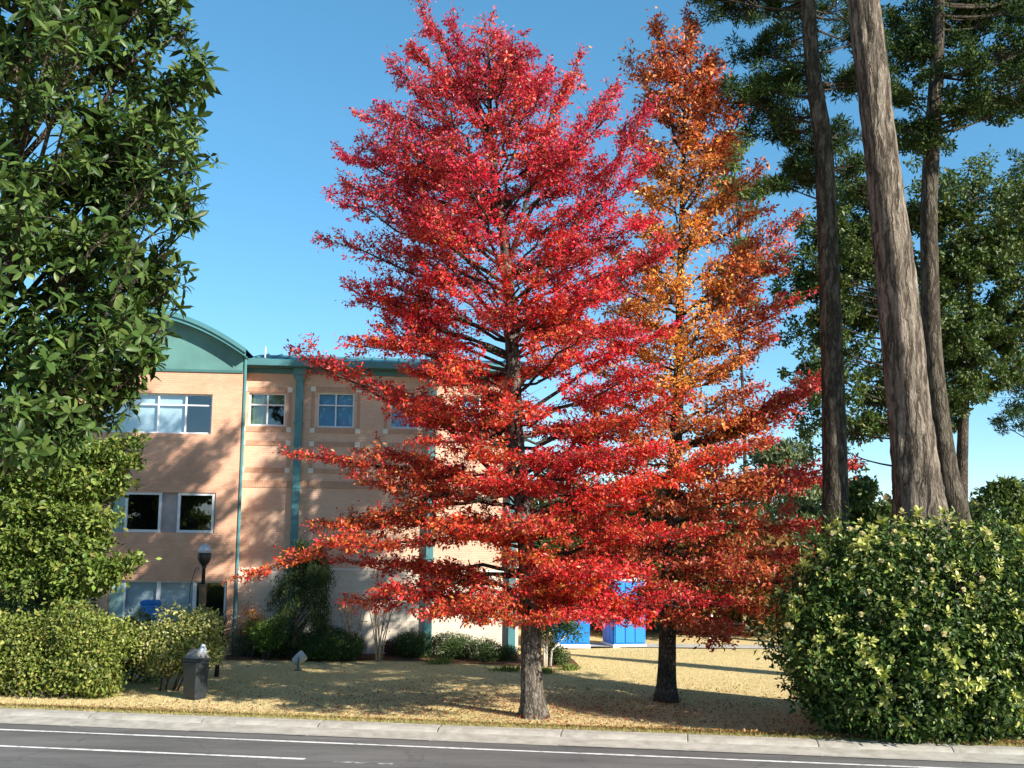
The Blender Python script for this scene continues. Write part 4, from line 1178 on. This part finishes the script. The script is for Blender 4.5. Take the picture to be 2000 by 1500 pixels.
big_tree('broadleaf_tree', 'dark forked tree with spreading limbs right of the thickest trunk', 29.0,
    [(1868, 1010, 50), (1845, 900, 44), (1822, 700, 38), (1816, 520, 34), (1815, 400, 32), (1822, 260, 32), (1828, 160, 29), (1832, 40, 24), (1836, -100, 18), (1838, -300, 8)], M['bark_pine2'],
    scatter([(1735, 1810, -10, 110, 7, 52, .75, 1.5), (1755, 1815, 130, 300, 6, 42, .75, 1.5), (1865, 2060, -60, 60, 12, 58, .75, 2), (1870, 2060, 70, 170, 11, 52, .7, 2), (1880, 2040, 190, 225, 4, 34, .45, 1), (1720, 2080, -350, -70, 14, 80, .8, 2.5), (1855, 1900, 150, 230, 2, 36, .6, 1)]), pcol, (.12, .055), False, 1000, 'needle')
OAK = [(.05, .09, .022), (.08, .12, .028), (.12, .145, .035), (.035, .065, .018)]
ocol = lambda pos, n: pick(OAK, [3, 3, 1.6, 2], n)
big_tree('broadleaf_tree', 'olive green round crowned tree behind the pines at the right edge', 40.0,
    [(1880, 1060, 26), (1878, 960, 24), (1882, 820, 20), (1890, 650, 16), (1895, 500, 10), (1900, 380, 4)], M['bark_dark'],
    scatter([(1790, 2040, 370, 520, 22, 50, .8, 2), (1840, 2060, 520, 720, 16, 44, .75, 2), (1825, 1910, 560, 860, 12, 38, .7, 1.5), (1900, 1990, 640, 790, 4, 30, .5, 1), (1815, 1870, 420, 720, 9, 40, .8, 1.5)]), ocol, (.17, .085), False, 800, 'leaf_soft')
big_tree('broadleaf_tree', 'dark green tree filling the gap between the slim and thick pine trunks', 38.0,
    [(1752, 1060, 34), (1760, 950, 30), (1757, 800, 22), (1750, 650, 14), (1738, 520, 8), (1728, 430, 4)], M['bark_dark'],
    scatter([(1560, 1720, 420, 560, 13, 44, .8, 1.5), (1565, 1720, 560, 700, 13, 42, .75, 1.5), (1590, 1740, 700, 880, 14, 38, .65, 1.5), (1660, 1790, 340, 600, 12, 42, .8, 2)]), ocol, (.17, .085), False, 800, 'leaf_soft')
big_tree('pine_tree', 'distant pine with level dark boughs cut by the right edge', 46.0,
    [(2090, 1060, 24), (2088, 800, 20), (2085, 600, 14), (2080, 480, 6)], M['bark_dark'],
    scatter([(1950, 2060, 740, 860, 6, 34, .5, 1), (2000, 2120, 560, 760, 6, 44, .6, 1.5), (1905, 1960, 800, 830, 1, 24, .5, .5), (1980, 2060, 310, 360, 2, 34, .6, 1)]), pcol, (.2, .045), True, 520, 'needle')
# ---- far trees behind the lawn
def far_tree(label, px, base_py, Y, top_py, half_px, pal, wts, cat='tree', name='far_tree', group='trees beyond the lawn', low=.25, leaf=(.26, .14), n=26, per=300, trunk_px=6, bark='bark_dark', cone=False):
    base = P(px, base_py, Y); base.z = 0
    top = P(px, top_py, Y).z; hw_ = half_px / FPX * Y
    root = thing(name, label, cat, (base.x, base.y, 0), 0, group)
    pts = [Vector((0, 0, 0)), Vector((.1, 0, top * .3)), Vector((-.05, .1, top * .6)), Vector((0, 0, top * .95))]
    r = trunk_px / 2 / FPX * Y
    build_trunk(root, pts, [r, r * .8, r * .5, r * .1], M[bark], 8, .04, 1.3, 3)
    f = Foliage(); cf = lambda pos, nn: pick(pal, wts, nn)
    for k in range(n):
        t = random.random(); z = top * (low + (1 - low) * t)
        prof_ = (1 - t) ** .8 + .08 if cone else math.sin(math.pi * min(1, .22 + .72 * t)) ** .7
        a = random.uniform(0, 6.28); R_ = hw_ * prof_ * math.sqrt(random.random()) * .95
        s = hw_ * random.uniform(.24, .42) * (.6 if cone else 1)
        c = Vector((math.cos(a) * R_, math.sin(a) * R_ * .8, min(z, top - s * .5)))
        clump(f, c, (s * 1.15, s, s * .7), per, leaf[0], leaf[1], cf, hollow=.4)
        b = MB(); b.tube([poly_at(pts, c.z * .8), c], [r * .3, r * .1], 4, cap=False); b.build('branch', M['bark_dark'], root)
    o = f.build('leaves', M['leaf_soft'], root); o['kind'] = 'stuff'
    return root
GRN = [(.075, .115, .028), (.11, .15, .04), (.05, .085, .022)]
AUT = [(.22, .14, .035), (.16, .14, .035), (.30, .13, .03), (.10, .11, .03)]
MIX = [(.12, .14, .04), (.20, .13, .04), (.07, .10, .025)]
GRY = [(.14, .18, .085), (.10, .14, .06), (.18, .21, .10)]
far_tree('olive and rust young tree with pale slim trunk at the back of the lawn', 1385, 1262, 41, 1040, 95, AUT, [3, 3, 2, 2], low=.3, trunk_px=7, bark='bark_pale', n=30)
far_tree('rust brown tree at the back of the lawn beside the big bush', 1480, 1262, 43, 1030, 80, [(.26, .11, .035), (.20, .09, .03), (.15, .12, .035)], [3, 2, 2], low=.15, n=28)
far_tree('green tree with rusty tinge behind the blue portable toilets', 1170, 1262, 44, 1000, 110, MIX, [3, 2, 3], low=.15, n=30)
far_tree('dark green tree directly behind the autumn tree trunk', 1275, 1262, 45, 960, 110, GRN, [3, 2, 3], low=.12, n=32)
far_tree('soft grey green conifer between the autumn tree and the slim pine', 1530, 1250, 50, 868, 95, GRY, [3, 3, 2], low=.08, n=40, leaf=(.24, .09), cone=False)
far_tree('second soft grey green conifer just behind the slim pine trunk', 1620, 1250, 54, 900, 80, GRY, [3, 3, 2], low=.08, n=36, leaf=(.24, .09))
far_tree('green treetop rising above the orange tree in the far distance', 1455, 1250, 58, 255, 60, [(.16, .21, .06), (.12, .17, .045)], [1, 1], low=.62, n=22, trunk_px=9, leaf=(.28, .1))
far_tree('dark blue green tree low between the two pine trunks', 1690, 1250, 52, 935, 60, GRN, [3, 1, 3], low=.1, n=26)
far_tree('dark green shrubby tree at the far right edge above the bush', 1985, 1250, 44, 945, 80, GRN, [3, 2, 2], low=.1, n=26)
far_tree('low dark tree right of the pale trunk cluster', 1900, 1250, 70, 985, 60, GRN, [3, 1, 3], low=.1, n=22, leaf=(.3, .16))
far_tree('dull green tree far behind the red tree', 1080, 1255, 60, 1010, 110, GRN, [3, 2, 2], low=.1, n=26, leaf=(.3, .16))
# wood far off that reads as one mass
fw = Foliage()
wcol = lambda pos, n: pick([(.05, .075, .022), (.07, .09, .025), (.12, .085, .03), (.04, .06, .018)], [3, 2, 1.4, 3], n)
for k in range(170):
    x = random.uniform(-2, 48); y = random.uniform(60, 74); s = random.uniform(1.2, 2.2)
    clump(fw, (x, y, random.uniform(.5, 6.2 if x < 22 else 4.2)), (s, s, s * .9), 210, .42, .22, wcol, hollow=.5)
for k in range(150):
    x = random.uniform(-90, 110); y = random.uniform(85, 110); s = random.uniform(1.6, 3)
    clump(fw, (x, y, random.uniform(.5, 4.6)), (s, s, s * .9), 150, .6, .3, wcol, hollow=.5)
for k in range(110):
    x = random.uniform(2.5, 17); y = random.uniform(41.5, 47); s = random.uniform(.5, .95)
    clump(fw, (x, y, random.uniform(.2, 2.3)), (s, s, s * .9), 150, .2, .1, wcol, hollow=.4)
tag(fw.build('far_wood', M['leaf_soft']), 'dark mixed wood in the distance beyond the lawn', 'wood', kind='stuff')

# ------------------------------------------------------------------ planting by the wall
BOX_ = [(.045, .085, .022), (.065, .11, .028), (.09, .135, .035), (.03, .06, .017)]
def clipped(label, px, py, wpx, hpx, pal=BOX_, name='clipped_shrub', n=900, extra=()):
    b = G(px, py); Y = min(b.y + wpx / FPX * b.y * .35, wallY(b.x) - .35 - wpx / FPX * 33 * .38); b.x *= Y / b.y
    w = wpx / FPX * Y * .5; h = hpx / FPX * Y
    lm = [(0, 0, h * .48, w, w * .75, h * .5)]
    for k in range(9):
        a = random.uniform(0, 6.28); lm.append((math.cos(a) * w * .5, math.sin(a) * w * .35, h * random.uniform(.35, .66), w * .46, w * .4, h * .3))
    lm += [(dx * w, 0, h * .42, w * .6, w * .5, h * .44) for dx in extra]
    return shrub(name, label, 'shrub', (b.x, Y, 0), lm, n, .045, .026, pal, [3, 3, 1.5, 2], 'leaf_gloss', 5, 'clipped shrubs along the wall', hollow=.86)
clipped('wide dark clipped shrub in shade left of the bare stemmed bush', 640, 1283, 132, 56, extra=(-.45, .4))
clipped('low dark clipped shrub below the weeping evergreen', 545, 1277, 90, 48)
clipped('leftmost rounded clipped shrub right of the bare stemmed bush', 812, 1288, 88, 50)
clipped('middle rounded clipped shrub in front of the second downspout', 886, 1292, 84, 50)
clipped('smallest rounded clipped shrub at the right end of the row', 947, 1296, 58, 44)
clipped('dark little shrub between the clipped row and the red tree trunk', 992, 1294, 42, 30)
clipped('grey green ball shaped shrub beside the variegated shrub', 480, 1284, 66, 56, pal=[(.14, .15, .07), (.17, .18, .09), (.11, .125, .055), (.08, .1, .045)])
clipped('reddish brown low mound between bare stemmed bush and clipped row', 770, 1284, 44, 32, pal=[(.10, .035, .025), (.13, .05, .03), (.08, .04, .025), (.06, .03, .02)])
gp2 = P(512, 1280, 33.0)
shrub('green_shrub', 'bright green upright shrub in the shade beside the corner pipe', 'shrub', (gp2.x, gp2.y + .3, 0), [(random.uniform(-.35, .35), random.uniform(-.3, .3), random.uniform(.5, 1.25), .28, .25, .26) for k in range(12)], 260, .08, .04, [(.14, .24, .035), (.09, .16, .03), (.2, .3, .05)], [3, 3, 1], stems=5)
gp3 = P(478, 1268, 33.0)
shrub('rust_shrub', 'rust orange twiggy shrub at the foot of the corner pipe', 'shrub', (gp3.x, gp3.y + .6, 0), [(random.uniform(-.3, .3), random.uniform(-.2, .2), random.uniform(.8, 1.5), .24, .2, .22) for k in range(9)], 170, .07, .035, [(.32, .12, .03), (.22, .1, .03), (.2, .16, .05)], [3, 2, 2], stems=5, hollow=.3)
# weeping evergreen
WYp = 33.5; wp = P(572, 1268, WYp)
we = thing('weeping_evergreen', 'tall dark weeping evergreen against the shaded brick wall', 'tree', (wp.x, WYp, 0))
build_trunk(we, [Vector((0, 0, 0)), Vector((.05, 0, 1.2)), Vector((.15, 0, 2.6)), Vector((.2, 0, 3.4))], [.07, .06, .04, .015], M['bark_dark'], 8, .03, 1.3, 3)
fw2 = Foliage()
for k in range(95):
    t = random.random(); z = .9 + 2.7 * t; R_ = (.25 + .95 * (1 - t) ** .8) * random.uniform(.3, 1) + (.5 if k % 5 == 0 else 0) * t; a = random.uniform(0, 6.28)
    c = Vector((.15 + math.cos(a) * R_ * 1.05 + (.25 if t > .6 else 0), math.sin(a) * R_ * .7, z))
    hang = random.uniform(.5, .95)
    n = 220
    u = rng.random(n)
    pos = np.array(list(c)) + np.stack([rng.normal(0, .09, n), rng.normal(0, .09, n), -u * hang], 1) + np.array([[math.cos(a) * .15, math.sin(a) * .1, 0]]) * u[:, None]
    d = unit(np.array([[0, 0, -1.0]]) + rvec(n) * .5)
    fw2.add(pos, d, rvec(n), rng.uniform(.06, .12, n), .018, pick([(.035, .06, .02), (.05, .08, .028), (.08, .105, .035)], [3, 2, 1], n))
    b = MB(); p0 = Vector((.12, 0, max(.5, z - .5))); b.tube([p0, p0.lerp(c, .6) + Vector((0, 0, .15)), c], [.018, .012, .005], 4, cap=False); b.build('branch', M['bark_dark'], we)
o = fw2.build('needles', M['needle'], we, keep=lambda p: p[:, 2] > .05); o['kind'] = 'stuff'
# bare-stemmed bushes (a fan of tan stems)
def bare_bush(label, px, py, hpx, n, spread, name='bare_stemmed_bush', leafs=60):
    b0 = G(px, py); b0 = G(px, py) if b0.y < 33.9 else P(px, py, 33.9); b0.z = 0; h = hpx / FPX * b0.y
    root = thing(name, label, 'shrub', (b0.x, b0.y, 0), 0, 'bare bushes by the wall')
    f = Foliage(); tp = []
    for k in range(n):
        s = Vector((random.uniform(-.1, .1), random.uniform(-.08, .08), -.03)); a = random.uniform(-1, 1) * spread
        e = Vector((a, random.uniform(-.3, .3), h * random.uniform(.75, 1)))
        m = s.lerp(e, .45) + Vector((-a * .22, 0, .05))
        b = MB(); K = 7; pts = [bez(s, m, e, i / K) for i in range(K + 1)]
        b.tube(pts, [.022 * (1 - .8 * i / K) + .003 for i in range(K + 1)], 6)
        for j in range(5):
            o_ = bez(s, m, e, random.uniform(.4, .95)); q = o_ + Vector((random.uniform(-.25, .25), random.uniform(-.2, .2), random.uniform(.1, .3)))
            b.tube([o_, q], [.006, .003], 4, cap=False); tp.append(q)
        b.build('stem', M['stem_tan'], root, smooth=True); tp.append(e)
    tpa = np.array([list(p) for p in tp]); idx = rng.integers(0, len(tpa), leafs)
    f.add(tpa[idx] + rng.normal(0, .08, (leafs, 3)), unit(rvec(leafs) + np.array([0, 0, -.6])), rvec(leafs), rng.uniform(.05, .085, leafs), .035, pick([(.20, .12, .06), (.13, .08, .05), (.26, .10, .05)], [2, 2, 1], leafs))
    o = f.build('leaves', M['leaf_soft'], root); o['kind'] = 'stuff'
bare_bush('fan of bare tan stems growing by the cream wall base', 740, 1291, 150, 9, .55)
bare_bush('thin bare stems in shade left of the fan of tan stems', 690, 1274, 130, 7, .6, leafs=140)
# small tree with white stems right of the red trunk
sb = G(1066, 1303)
wt = thing('white_stemmed_shrub', 'small bushy evergreen on white stems right of the red tree trunk', 'shrub', (sb.x, sb.y, 0))
for (a, h) in ((-.12, 1.0), (.05, 1.15), (.42, .95)):
    b = MB(); b.tube([Vector((a * .3, 0, -.03)), Vector((a * .4, .02, h * .5)), Vector((a * 1.5, .05, h))], [.04, .032, .02], 7); b.build('stem', M['bark_pale'], wt, smooth=True)
f = Foliage()
for k in range(26):
    clump(f, (random.uniform(-.45, .95), random.uniform(-.4, .5), random.uniform(.75, 1.75)), (.3, .28, .24), 130, .08, .04, lambda pos, n: pick([(.05, .10, .024), (.08, .14, .03), (.035, .07, .018)], [3, 2, 2], n), hollow=.3)
o = f.build('leaves', M['leaf_gloss'], wt); o['kind'] = 'stuff'
clipped('dark round shrub under the white stemmed evergreen', 1088, 1303, 46, 40)
# grassy edging tufts
def tuft(label, px, py, wpx, hpx, n=260, pal=((.18, .24, .05), (.13, .18, .04), (.26, .28, .08))):
    b0 = G(px, py); w = wpx / FPX * b0.y; h = hpx / FPX * b0.y
    p = np.stack([rng.normal(0, w * .24, n), rng.normal(0, .12, n), np.full(n, -.02)], 1)
    d = unit(np.stack([p[:, 0] / w * 1.6 + rng.normal(0, .35, n), rng.normal(0, .4, n), np.ones(n)], 1))
    f = Foliage(); f.add(p, d, rvec(n), h * rng.uniform(.6, 1.2, n), .02, pick(pal, [1] * len(pal), n))
    t = thing('edging_plant', label, 'plant', (b0.x, b0.y, .02), 0, 'edging plants along the bed')
    o = f.build('leaves', M['leaf_soft'], t); o['kind'] = 'stuff'
    b = MB(); b.lathe([(w * .18, -.05), (w * .16, .02), (w * .05, .05)], n=8); b.build('crown', M['soil'], t)
tuft('bright green tuft in front of the first two clipped shrubs', 856, 1298, 46, 14)
tuft('long strap leaved tuft left of the red tree trunk', 993, 1313, 60, 15, 340)
tuft('short tuft touching the right side of the red tree trunk', 1064, 1316, 26, 14)
tuft('pale tuft below the white stemmed evergreen', 1112, 1310, 30, 15)

# ------------------------------------------------------------------ small things
M['black'] = mat_plain('black_metal', (.018, .018, .02), .45, .3, 6, sp=.5)
M['brown_post'] = mat_plain('brown_post', (.14, .095, .055), .7, .25, 8, bump=.2)
M['lamp_glass'] = mat_plain('lamp_globe', (.42, .46, .5), .25, .1, 6, sp=.5)
M['bin_grey'] = mat_plain('bin_plastic', (.022, .026, .028), .5, .2, 5, sp=.4)
M['bag'] = mat_plain('bin_bag', (.62, .64, .66), .4, .15, 9, bump=.5, bscale=18)
M['flood'] = mat_plain('flood_grey', (.5, .48, .44), .6, .15, 7, bump=.1)
M['flood_dark'] = mat_plain('flood_dark', (.16, .16, .15), .6, .15, 7)
M['blue'] = mat_plain('blue_plastic', (.012, .20, .62), .42, .1, 2.5, sp=.45, bump=.08, bscale=8)
M['blue_dark'] = mat_plain('blue_side_plastic', (.012, .16, .5), .45, .1, 2.5)
M['white_plastic'] = mat_plain('white_plastic', (.7, .72, .72), .5, .08, 5)
lp = G(395, 1338); lpY = lp.y + 1.2
base = Vector((P(394, 1200, lpY).x, lpY, 0)); zt_ = P(394, 1063, lpY).z
lamp = thing('street_lamp', 'post lamp with dark acorn head rising from the variegated shrub', 'lamp', base)
b = MB(); b.lathe([(.16, 0), (.16, .12), (.12, .2), (.105, .3), (.095, zt_ - 1.1), (.105, zt_ - 1.06), (.06, zt_ - 1.02)], n=14); b.build('post', M['brown_post'], lamp, smooth=False)
b = MB(); b.lathe([(.05, zt_ - 1.05), (.045, zt_ - .62), (.07, zt_ - .56), (.05, zt_ - .52)], n=12); b.build('neck', M['black'], lamp, smooth=True)
b = MB(); b.lathe([(.07, zt_ - .53), (.13, zt_ - .47), (.175, zt_ - .36), (.18, zt_ - .26), (.172, zt_ - .22)], n=16); b.build('lamp_bowl', M['black'], lamp, smooth=True)
b = MB(); b.lathe([(.17, zt_ - .225), (.178, zt_ - .16), (.15, zt_ - .08), (.09, zt_ - .02), (.03, zt_), (.01, zt_ + .03)], n=16); b.build('lamp_cap', M['lamp_glass'], lamp, smooth=True)
# litter bin
tp_ = G(380, 1366)
tb_ = thing('litter_bin', 'square dark grey litter bin on the grass near the kerb', 'bin', (tp_.x, tp_.y, 0), rad(-28))
b = MB(); b.frustum(0, 0, 0.03, .86, .185, .185, .215, .215); b.build('body', M['bin_grey'], tb_, bevel=.03)
b = MB(); b.box(-.19, .19, -.19, .19, -.03, .04); b.build('base', M['black'], tb_, bevel=.01)
b = MB(); b.box(-.235, .235, -.235, .235, .861, .915); b.build('rim', M['bin_grey'], tb_, bevel=.02)
b = MB(); b.frustum(0, 0, .916, 1.12, .215, .215, .12, .10); b.build('lid', M['flood_dark'], tb_, bevel=.03)
b = MB(); b.tube([(.1, .05, .95), (.17, .02, 1.08), (.13, .06, 1.2), (.11, .05, 1.24)], [.1, .09, .05, .01], 9, ridge=.25); b.build('bag', M['bag'], tb_, smooth=True)
# flood lights on the lawn
def flood(label, px, py, k, mat, rz):
    p = G(px, py)
    t = thing('flood_light', label, 'light', (p.x, p.y, 0), rz, 'flood lights on the lawn')
    b = MB(); b.lathe([(.10, -.03), (.10, .02), (.035, .04), (.032, .26 * k)], n=10); b.build('stake', M['flood_dark'], t, smooth=False)
    b = MB()
    ax = Vector((.80, .1, .60)).normalized()
    c = Vector((0, 0, .30 * k)); 
    b.tube([c - ax * .17 * k, c - ax * .14 * k, c, c + ax * .17 * k, c + ax * .20 * k], [.06 * k, .10 * k, .135 * k, .15 * k, .14 * k], 14); b.build('head', M[mat], t, smooth=False, bevel=.01)
    b = MB(); b.tube([c + ax * .2005 * k, c + ax * .215 * k], [.125 * k, .12 * k], 14); b.build('lens', M['flood_dark'], t)
    b = MB(); b.box(-.02, .02, -.17 * k, -.145 * k, .16 * k, .36 * k); b.box(-.02, .02, .145 * k, .17 * k, .16 * k, .36 * k); b.box(-.02, .02, -.145 * k, .145 * k, .16 * k, .19 * k); b.build('bracket', M['flood_dark'], t)
flood('pale grey flood light tilted up on the open lawn', 582, 1309, 1.0, 'flood', 0.2)
flood('dark flood light tucked against the wide clipped shrub', 634, 1287, .85, 'flood_dark', 0.2)
# louvred post light by the peach wall
q = P(182, 1200, 31.5); q.z = 0
pl = thing('bollard_light', 'slim black louvred post light in front of the peach wall', 'light', q)
zt_ = P(182, 1163, 31.5).z
b = MB(); b.tube([(0, 0, -.05), (0, 0, zt_ - .45)], .07, 12); b.build('post', M['black'], pl)
for k in range(4):
    b = MB(); z = zt_ - .44 + k * .1; b.lathe([(.09, z), (.095, z + .02), (.05, z + .06)], n=12); b.build('louvre', M['black'], pl)
b = MB(); b.tube([(0, 0, zt_ - .45), (0, 0, zt_ - .03)], .035, 8); b.build('lamp_core', M['lamp_glass'], pl)
b = MB(); b.lathe([(.095, zt_ - .04), (.09, zt_), (.03, zt_ + .03)], n=12); b.build('cap', M['black'], pl, smooth=True)
# blue bin, yucca, hook by the low windows
q = P(293, 1200, 32.9); q.z = 0
bb = thing('blue_bin', 'blue plastic bin half hidden by shrubs below the low windows', 'bin', q, rad(-12))
zt_ = P(293, 1172, 32.9).z
b = MB(); b.frustum(0, 0, 0.0, zt_ - .1, .17, .17, .22, .22); b.build('body', M['blue'], bb, bevel=.03)
b = MB(); b.frustum(0, 0, zt_ - .1, zt_, .24, .24, .19, .19); b.build('lid', M['blue_dark'], bb, bevel=.02)
def spiky(label, px, py, Y, h, n, pal, wid=.035):
    q = P(px, py, Y); q.z = 0
    t = thing('yucca_plant', label, 'plant', q, 0, 'dark spiky plants below the windows')
    b = MB(); b.tube([(0, 0, -.05), (.03, 0, h * .35), (0, 0, h * .6)], [.06, .05, .04], 8); b.build('stem', M['bark_dark'], t, smooth=True)
    f = Foliage(); z = rng.uniform(h * .3, h * .62, n)
    d = unit(rvec(n) + np.array([0, 0, .45]))
    f.add(np.stack([np.zeros(n), np.zeros(n), z], 1), d, unit(np.array([0, 0, 1.]) + rvec(n) * .3), rng.uniform(.35, .6, n) * h * .6, wid, pick(pal, [1] * len(pal), n))
    o = f.build('blades', M['leaf_gloss'], t); o['kind'] = 'stuff'
spiky('dark spiky plant beside the blue bin', 330, 1200, 29.5, 1.95, 130, [(.02, .04, .018), (.03, .055, .022)])
spiky('dark spiky plant right of the lamp post', 428, 1200, 30.0, 1.95, 190, [(.02, .035, .016), (.03, .05, .02)], .06)
q = P(369, 1200, 30.2); q.z = 0
zt_ = P(369, 1108, 30.2).z
b = MB(); pts = [Vector((0, 0, -.1)), Vector((0, 0, zt_ - .5)), Vector((.08, 0, zt_ - .18)), Vector((.13, 0, zt_ - .02)), Vector((.18, 0, zt_)), Vector((.21, 0, zt_ - .06))]
b.tube(pts, .011, 6); o = b.build('garden_hook', M['black'], None, smooth=True); o.location = q
tag(o, 'thin black shepherd hook pole left of the lamp post', 'pole')
q = P(240, 1215, 28.5)
shrub('green_shrub', 'mid green shrub below the teal panel left of the lamp post', 'shrub', (q.x, 28.5, 0), [(random.uniform(-.5, 1.0), random.uniform(-.2, .3), random.uniform(.3, 1.6), .32, .28, .28) for k in range(30)] + [(.5 + .12 * k, -.1, .3 + .28 * (k % 3), .3, .25, .26) for k in range(6)], 200, .08, .04, [(.10, .15, .03), (.15, .19, .045), (.07, .11, .025)], [3, 2, 2], stems=6)

# ------------------------------------------------------------------ portable toilets
def toilet(label, px, py, rz):
    g = G(px, py); w, d, h = 1.1, 1.1, 2.15
    t = thing('portable_toilet', label, 'toilet', (g.x, g.y + .6, .03), rz, 'portable toilets at the back of the lawn')
    b = MB(); b.box(-w / 2 - .04, w / 2 + .04, -d / 2 - .04, d / 2 + .04, -.04, .09); b.build('skid', M['white_plastic'], t, bevel=.01)
    b = MB(); b.box(-w / 2, w / 2, -d / 2, d / 2, .09, h); b.build('cabin', M['blue_dark'], t, bevel=.02)
    for k in range(3):
        x = -w / 2 + .03 + k * (w - .06) / 3
        b = MB(); b.box(x + .012, x + (w - .06) / 3 - .012, -d / 2 - .025, -d / 2 - .001, .14, h - .08); b.build('panel', M['blue'], t, bevel=.012)
        for s in (-1, 1):
            y = -d / 2 + .03 + k * (d - .06) / 3
            b = MB(); b.box(s * (w / 2 + .013) - .012, s * (w / 2 + .013) + .012, y + .012, y + (d - .06) / 3 - .012, .14, h - .3); b.build('side_panel', M['blue'], t, bevel=.01)
    for s in (-1, 1):
        b = MB(); b.box(s * (w / 2 + .01) - .01, s * (w / 2 + .01) + .01, -d / 2 + .1, d / 2 - .1, h - .22, h - .08); b.build('vent', M['black'], t)
    b = MB(); b.frustum(0, 0, h + .001, h + .16, w / 2 + .05, d / 2 + .05, w / 2 - .22, d / 2 - .2); b.build('roof', M['white_plastic'], t, bevel=.03)
    b = MB(); b.tube([(w / 2 - .15, d / 2 - .15, h + .05), (w / 2 - .15, d / 2 - .15, h + .45)], .05, 10); b.build('vent_pipe', M['white_plastic'], t)
    b = MB(); b.box(.28, .34, -d / 2 - .06, -d / 2 - .026, 1.0, 1.14); b.build('handle', M['black'], t, bevel=.01)
toilet('blue portable toilet nearest the autumn tree trunk', 1222, 1266, rad(15))
toilet('blue portable toilet mostly hidden by the white stemmed evergreen', 1116, 1266, rad(4))
q = G(1148, 1264); b = MB(); b.box(-.03, .03, -.03, .03, -.02, 1.5); o = b.build('white_post', M['white_plastic'], None, bevel=.006); o.location = (q.x + .02, q.y + .2, 0.03)
tag(o, 'thin white post between the two blue portable toilets', 'post')

# ------------------------------------------------------------------ grass, litter, straw
def blades(name, n, u0, u1, s0, s1, h, pal, wts, dens_pow=1.0, w=.012, label=None, flat=.7):
    u = rng.uniform(u0, u1, n); s = s0 + (s1 - s0) * rng.random(n) ** dens_pow
    x = rdir.x * u + rnor.x * s; y = rdir.y * u + rnor.y * s
    k = np.clip((s - S_BACK) / 3.0, 0, 1)
    z = k * (.035 * np.sin(x * .55 + 1) * np.cos(y * .41) + .02 * np.sin(x * 1.3 + y * .9))
    p = np.stack([x, y, z - .005], 1)
    d = unit(rng.normal(0, flat, (n, 3)) * np.array([1, 1, 0]) + np.array([0, 0, 1]))
    sd = unit(np.cross(d, rvec(n)))
    L = h * rng.uniform(.5, 1.25, n)[:, None]; W = w * rng.uniform(.6, 1.3, n)[:, None]
    v = np.empty((n, 3, 3)); v[:, 0] = p - sd * W * .5; v[:, 1] = p + sd * W * .5; v[:, 2] = p + d * L
    f = np.arange(n * 3).reshape(n, 3)
    me = mesh_np(name, v.reshape(-1, 3), [f], M['blade'], np.repeat(pick(pal, wts, n), 3, axis=0))
    return tag(link(name, me), label, 'grass', kind='stuff')
DRY = [(.68, .57, .32), (.60, .49, .24), (.74, .63, .38), (.44, .42, .18)]
blades('grass', 330000, -16, 15, S_BACK + .02, 38, .045, DRY, [4, 3, 2, 1.5], 1.5, .011, 'short dry tan grass of the lawn')
blades('edge_grass', 26000, -14, 13, S_BACK - .02, S_BACK + .32, .10, [(.44, .38, .14), (.36, .34, .10), (.5, .42, .2), (.24, .26, .07)], [3, 3, 2, 1.5], .8, .012, 'longer grass fringe hanging over the kerb edge')
def litter(name, n, fx, pal, size, label, z=.02):
    p = fx(n); f = Foliage()
    p[:, 2] += z
    f.add(p, unit(rvec(n) * np.array([1, 1, .25])), unit(rvec(n) * .5 + np.array([0, 0, 1])), size * rng.uniform(.6, 1.2, n), size * .55, pick(pal, [1] * len(pal), n))
    tag(f.build(name, M['leaf_soft']), label, 'litter', kind='stuff')
def around(cx, cy, sx, sy):
    return lambda n: np.stack([rng.normal(cx, sx, n), np.maximum(rng.normal(cy, sy, n), S_BACK + .5 + 0 * np.zeros(n) - .134 * 0), np.full(n, .03)], 1)
RL = [(.34, .05, .03), (.22, .09, .04), (.40, .12, .03), (.15, .07, .04)]
def ok(fx):
    def g(n):
        p = fx(n); s = p[:, 0] * rnor.x + p[:, 1] * rnor.y
        p[:, 1] += np.maximum(0, S_BACK + .15 - s) * 1.05; return p
    return g
litter('fallen_leaves', 7000, ok(lambda n: np.stack([rng.normal(1.0, 4.5, n), rng.normal(25.5, 2.2, n), np.full(n, .02)], 1)), RL, .07, 'fallen red and brown leaves scattered over the lawn')
litter('kerb_leaves', 420, ok(lambda n: np.stack([rng.uniform(-12, 11, n), 22.2 - .134 * 0 + rng.normal(0, .3, n), np.full(n, .03)], 1)), [(.3, .16, .06), (.2, .12, .05)], .05, 'brown leaves caught in the grass along the kerb')
litter('pine_straw', 9000, ok(lambda n: np.stack([rng.normal(6.3, 1.9, n), rng.normal(21.9, .55, n), np.full(n, .02)], 1)), [(.36, .2, .085), (.28, .15, .06), (.42, .26, .12)], .09, 'rust coloured leaf litter round the foot of the huge bush')
litter('hedge_litter', 5000, ok(lambda n: np.stack([rng.normal(-8.6, 1.6, n), rng.normal(24.0, .45, n), np.full(n, .02)], 1)), [(.34, .2, .09), (.26, .15, .07), (.42, .28, .13)], .07, 'brown leaf litter in front of the left hedge')
litter('mulch_chips', 9000, lambda n: (lambda lx, ly: np.stack([BO.x + bex.x * lx + bey.x * ly, BO.y + bex.y * lx + bey.y * ly, np.full(n, .03)], 1))(rng.uniform(0, rx1 + 1.4, n), -rng.uniform(.2, 1.3, n)), [(.17, .08, .05), (.11, .06, .04), (.24, .13, .08)], .06, 'brown bark chips in the bed along the building')
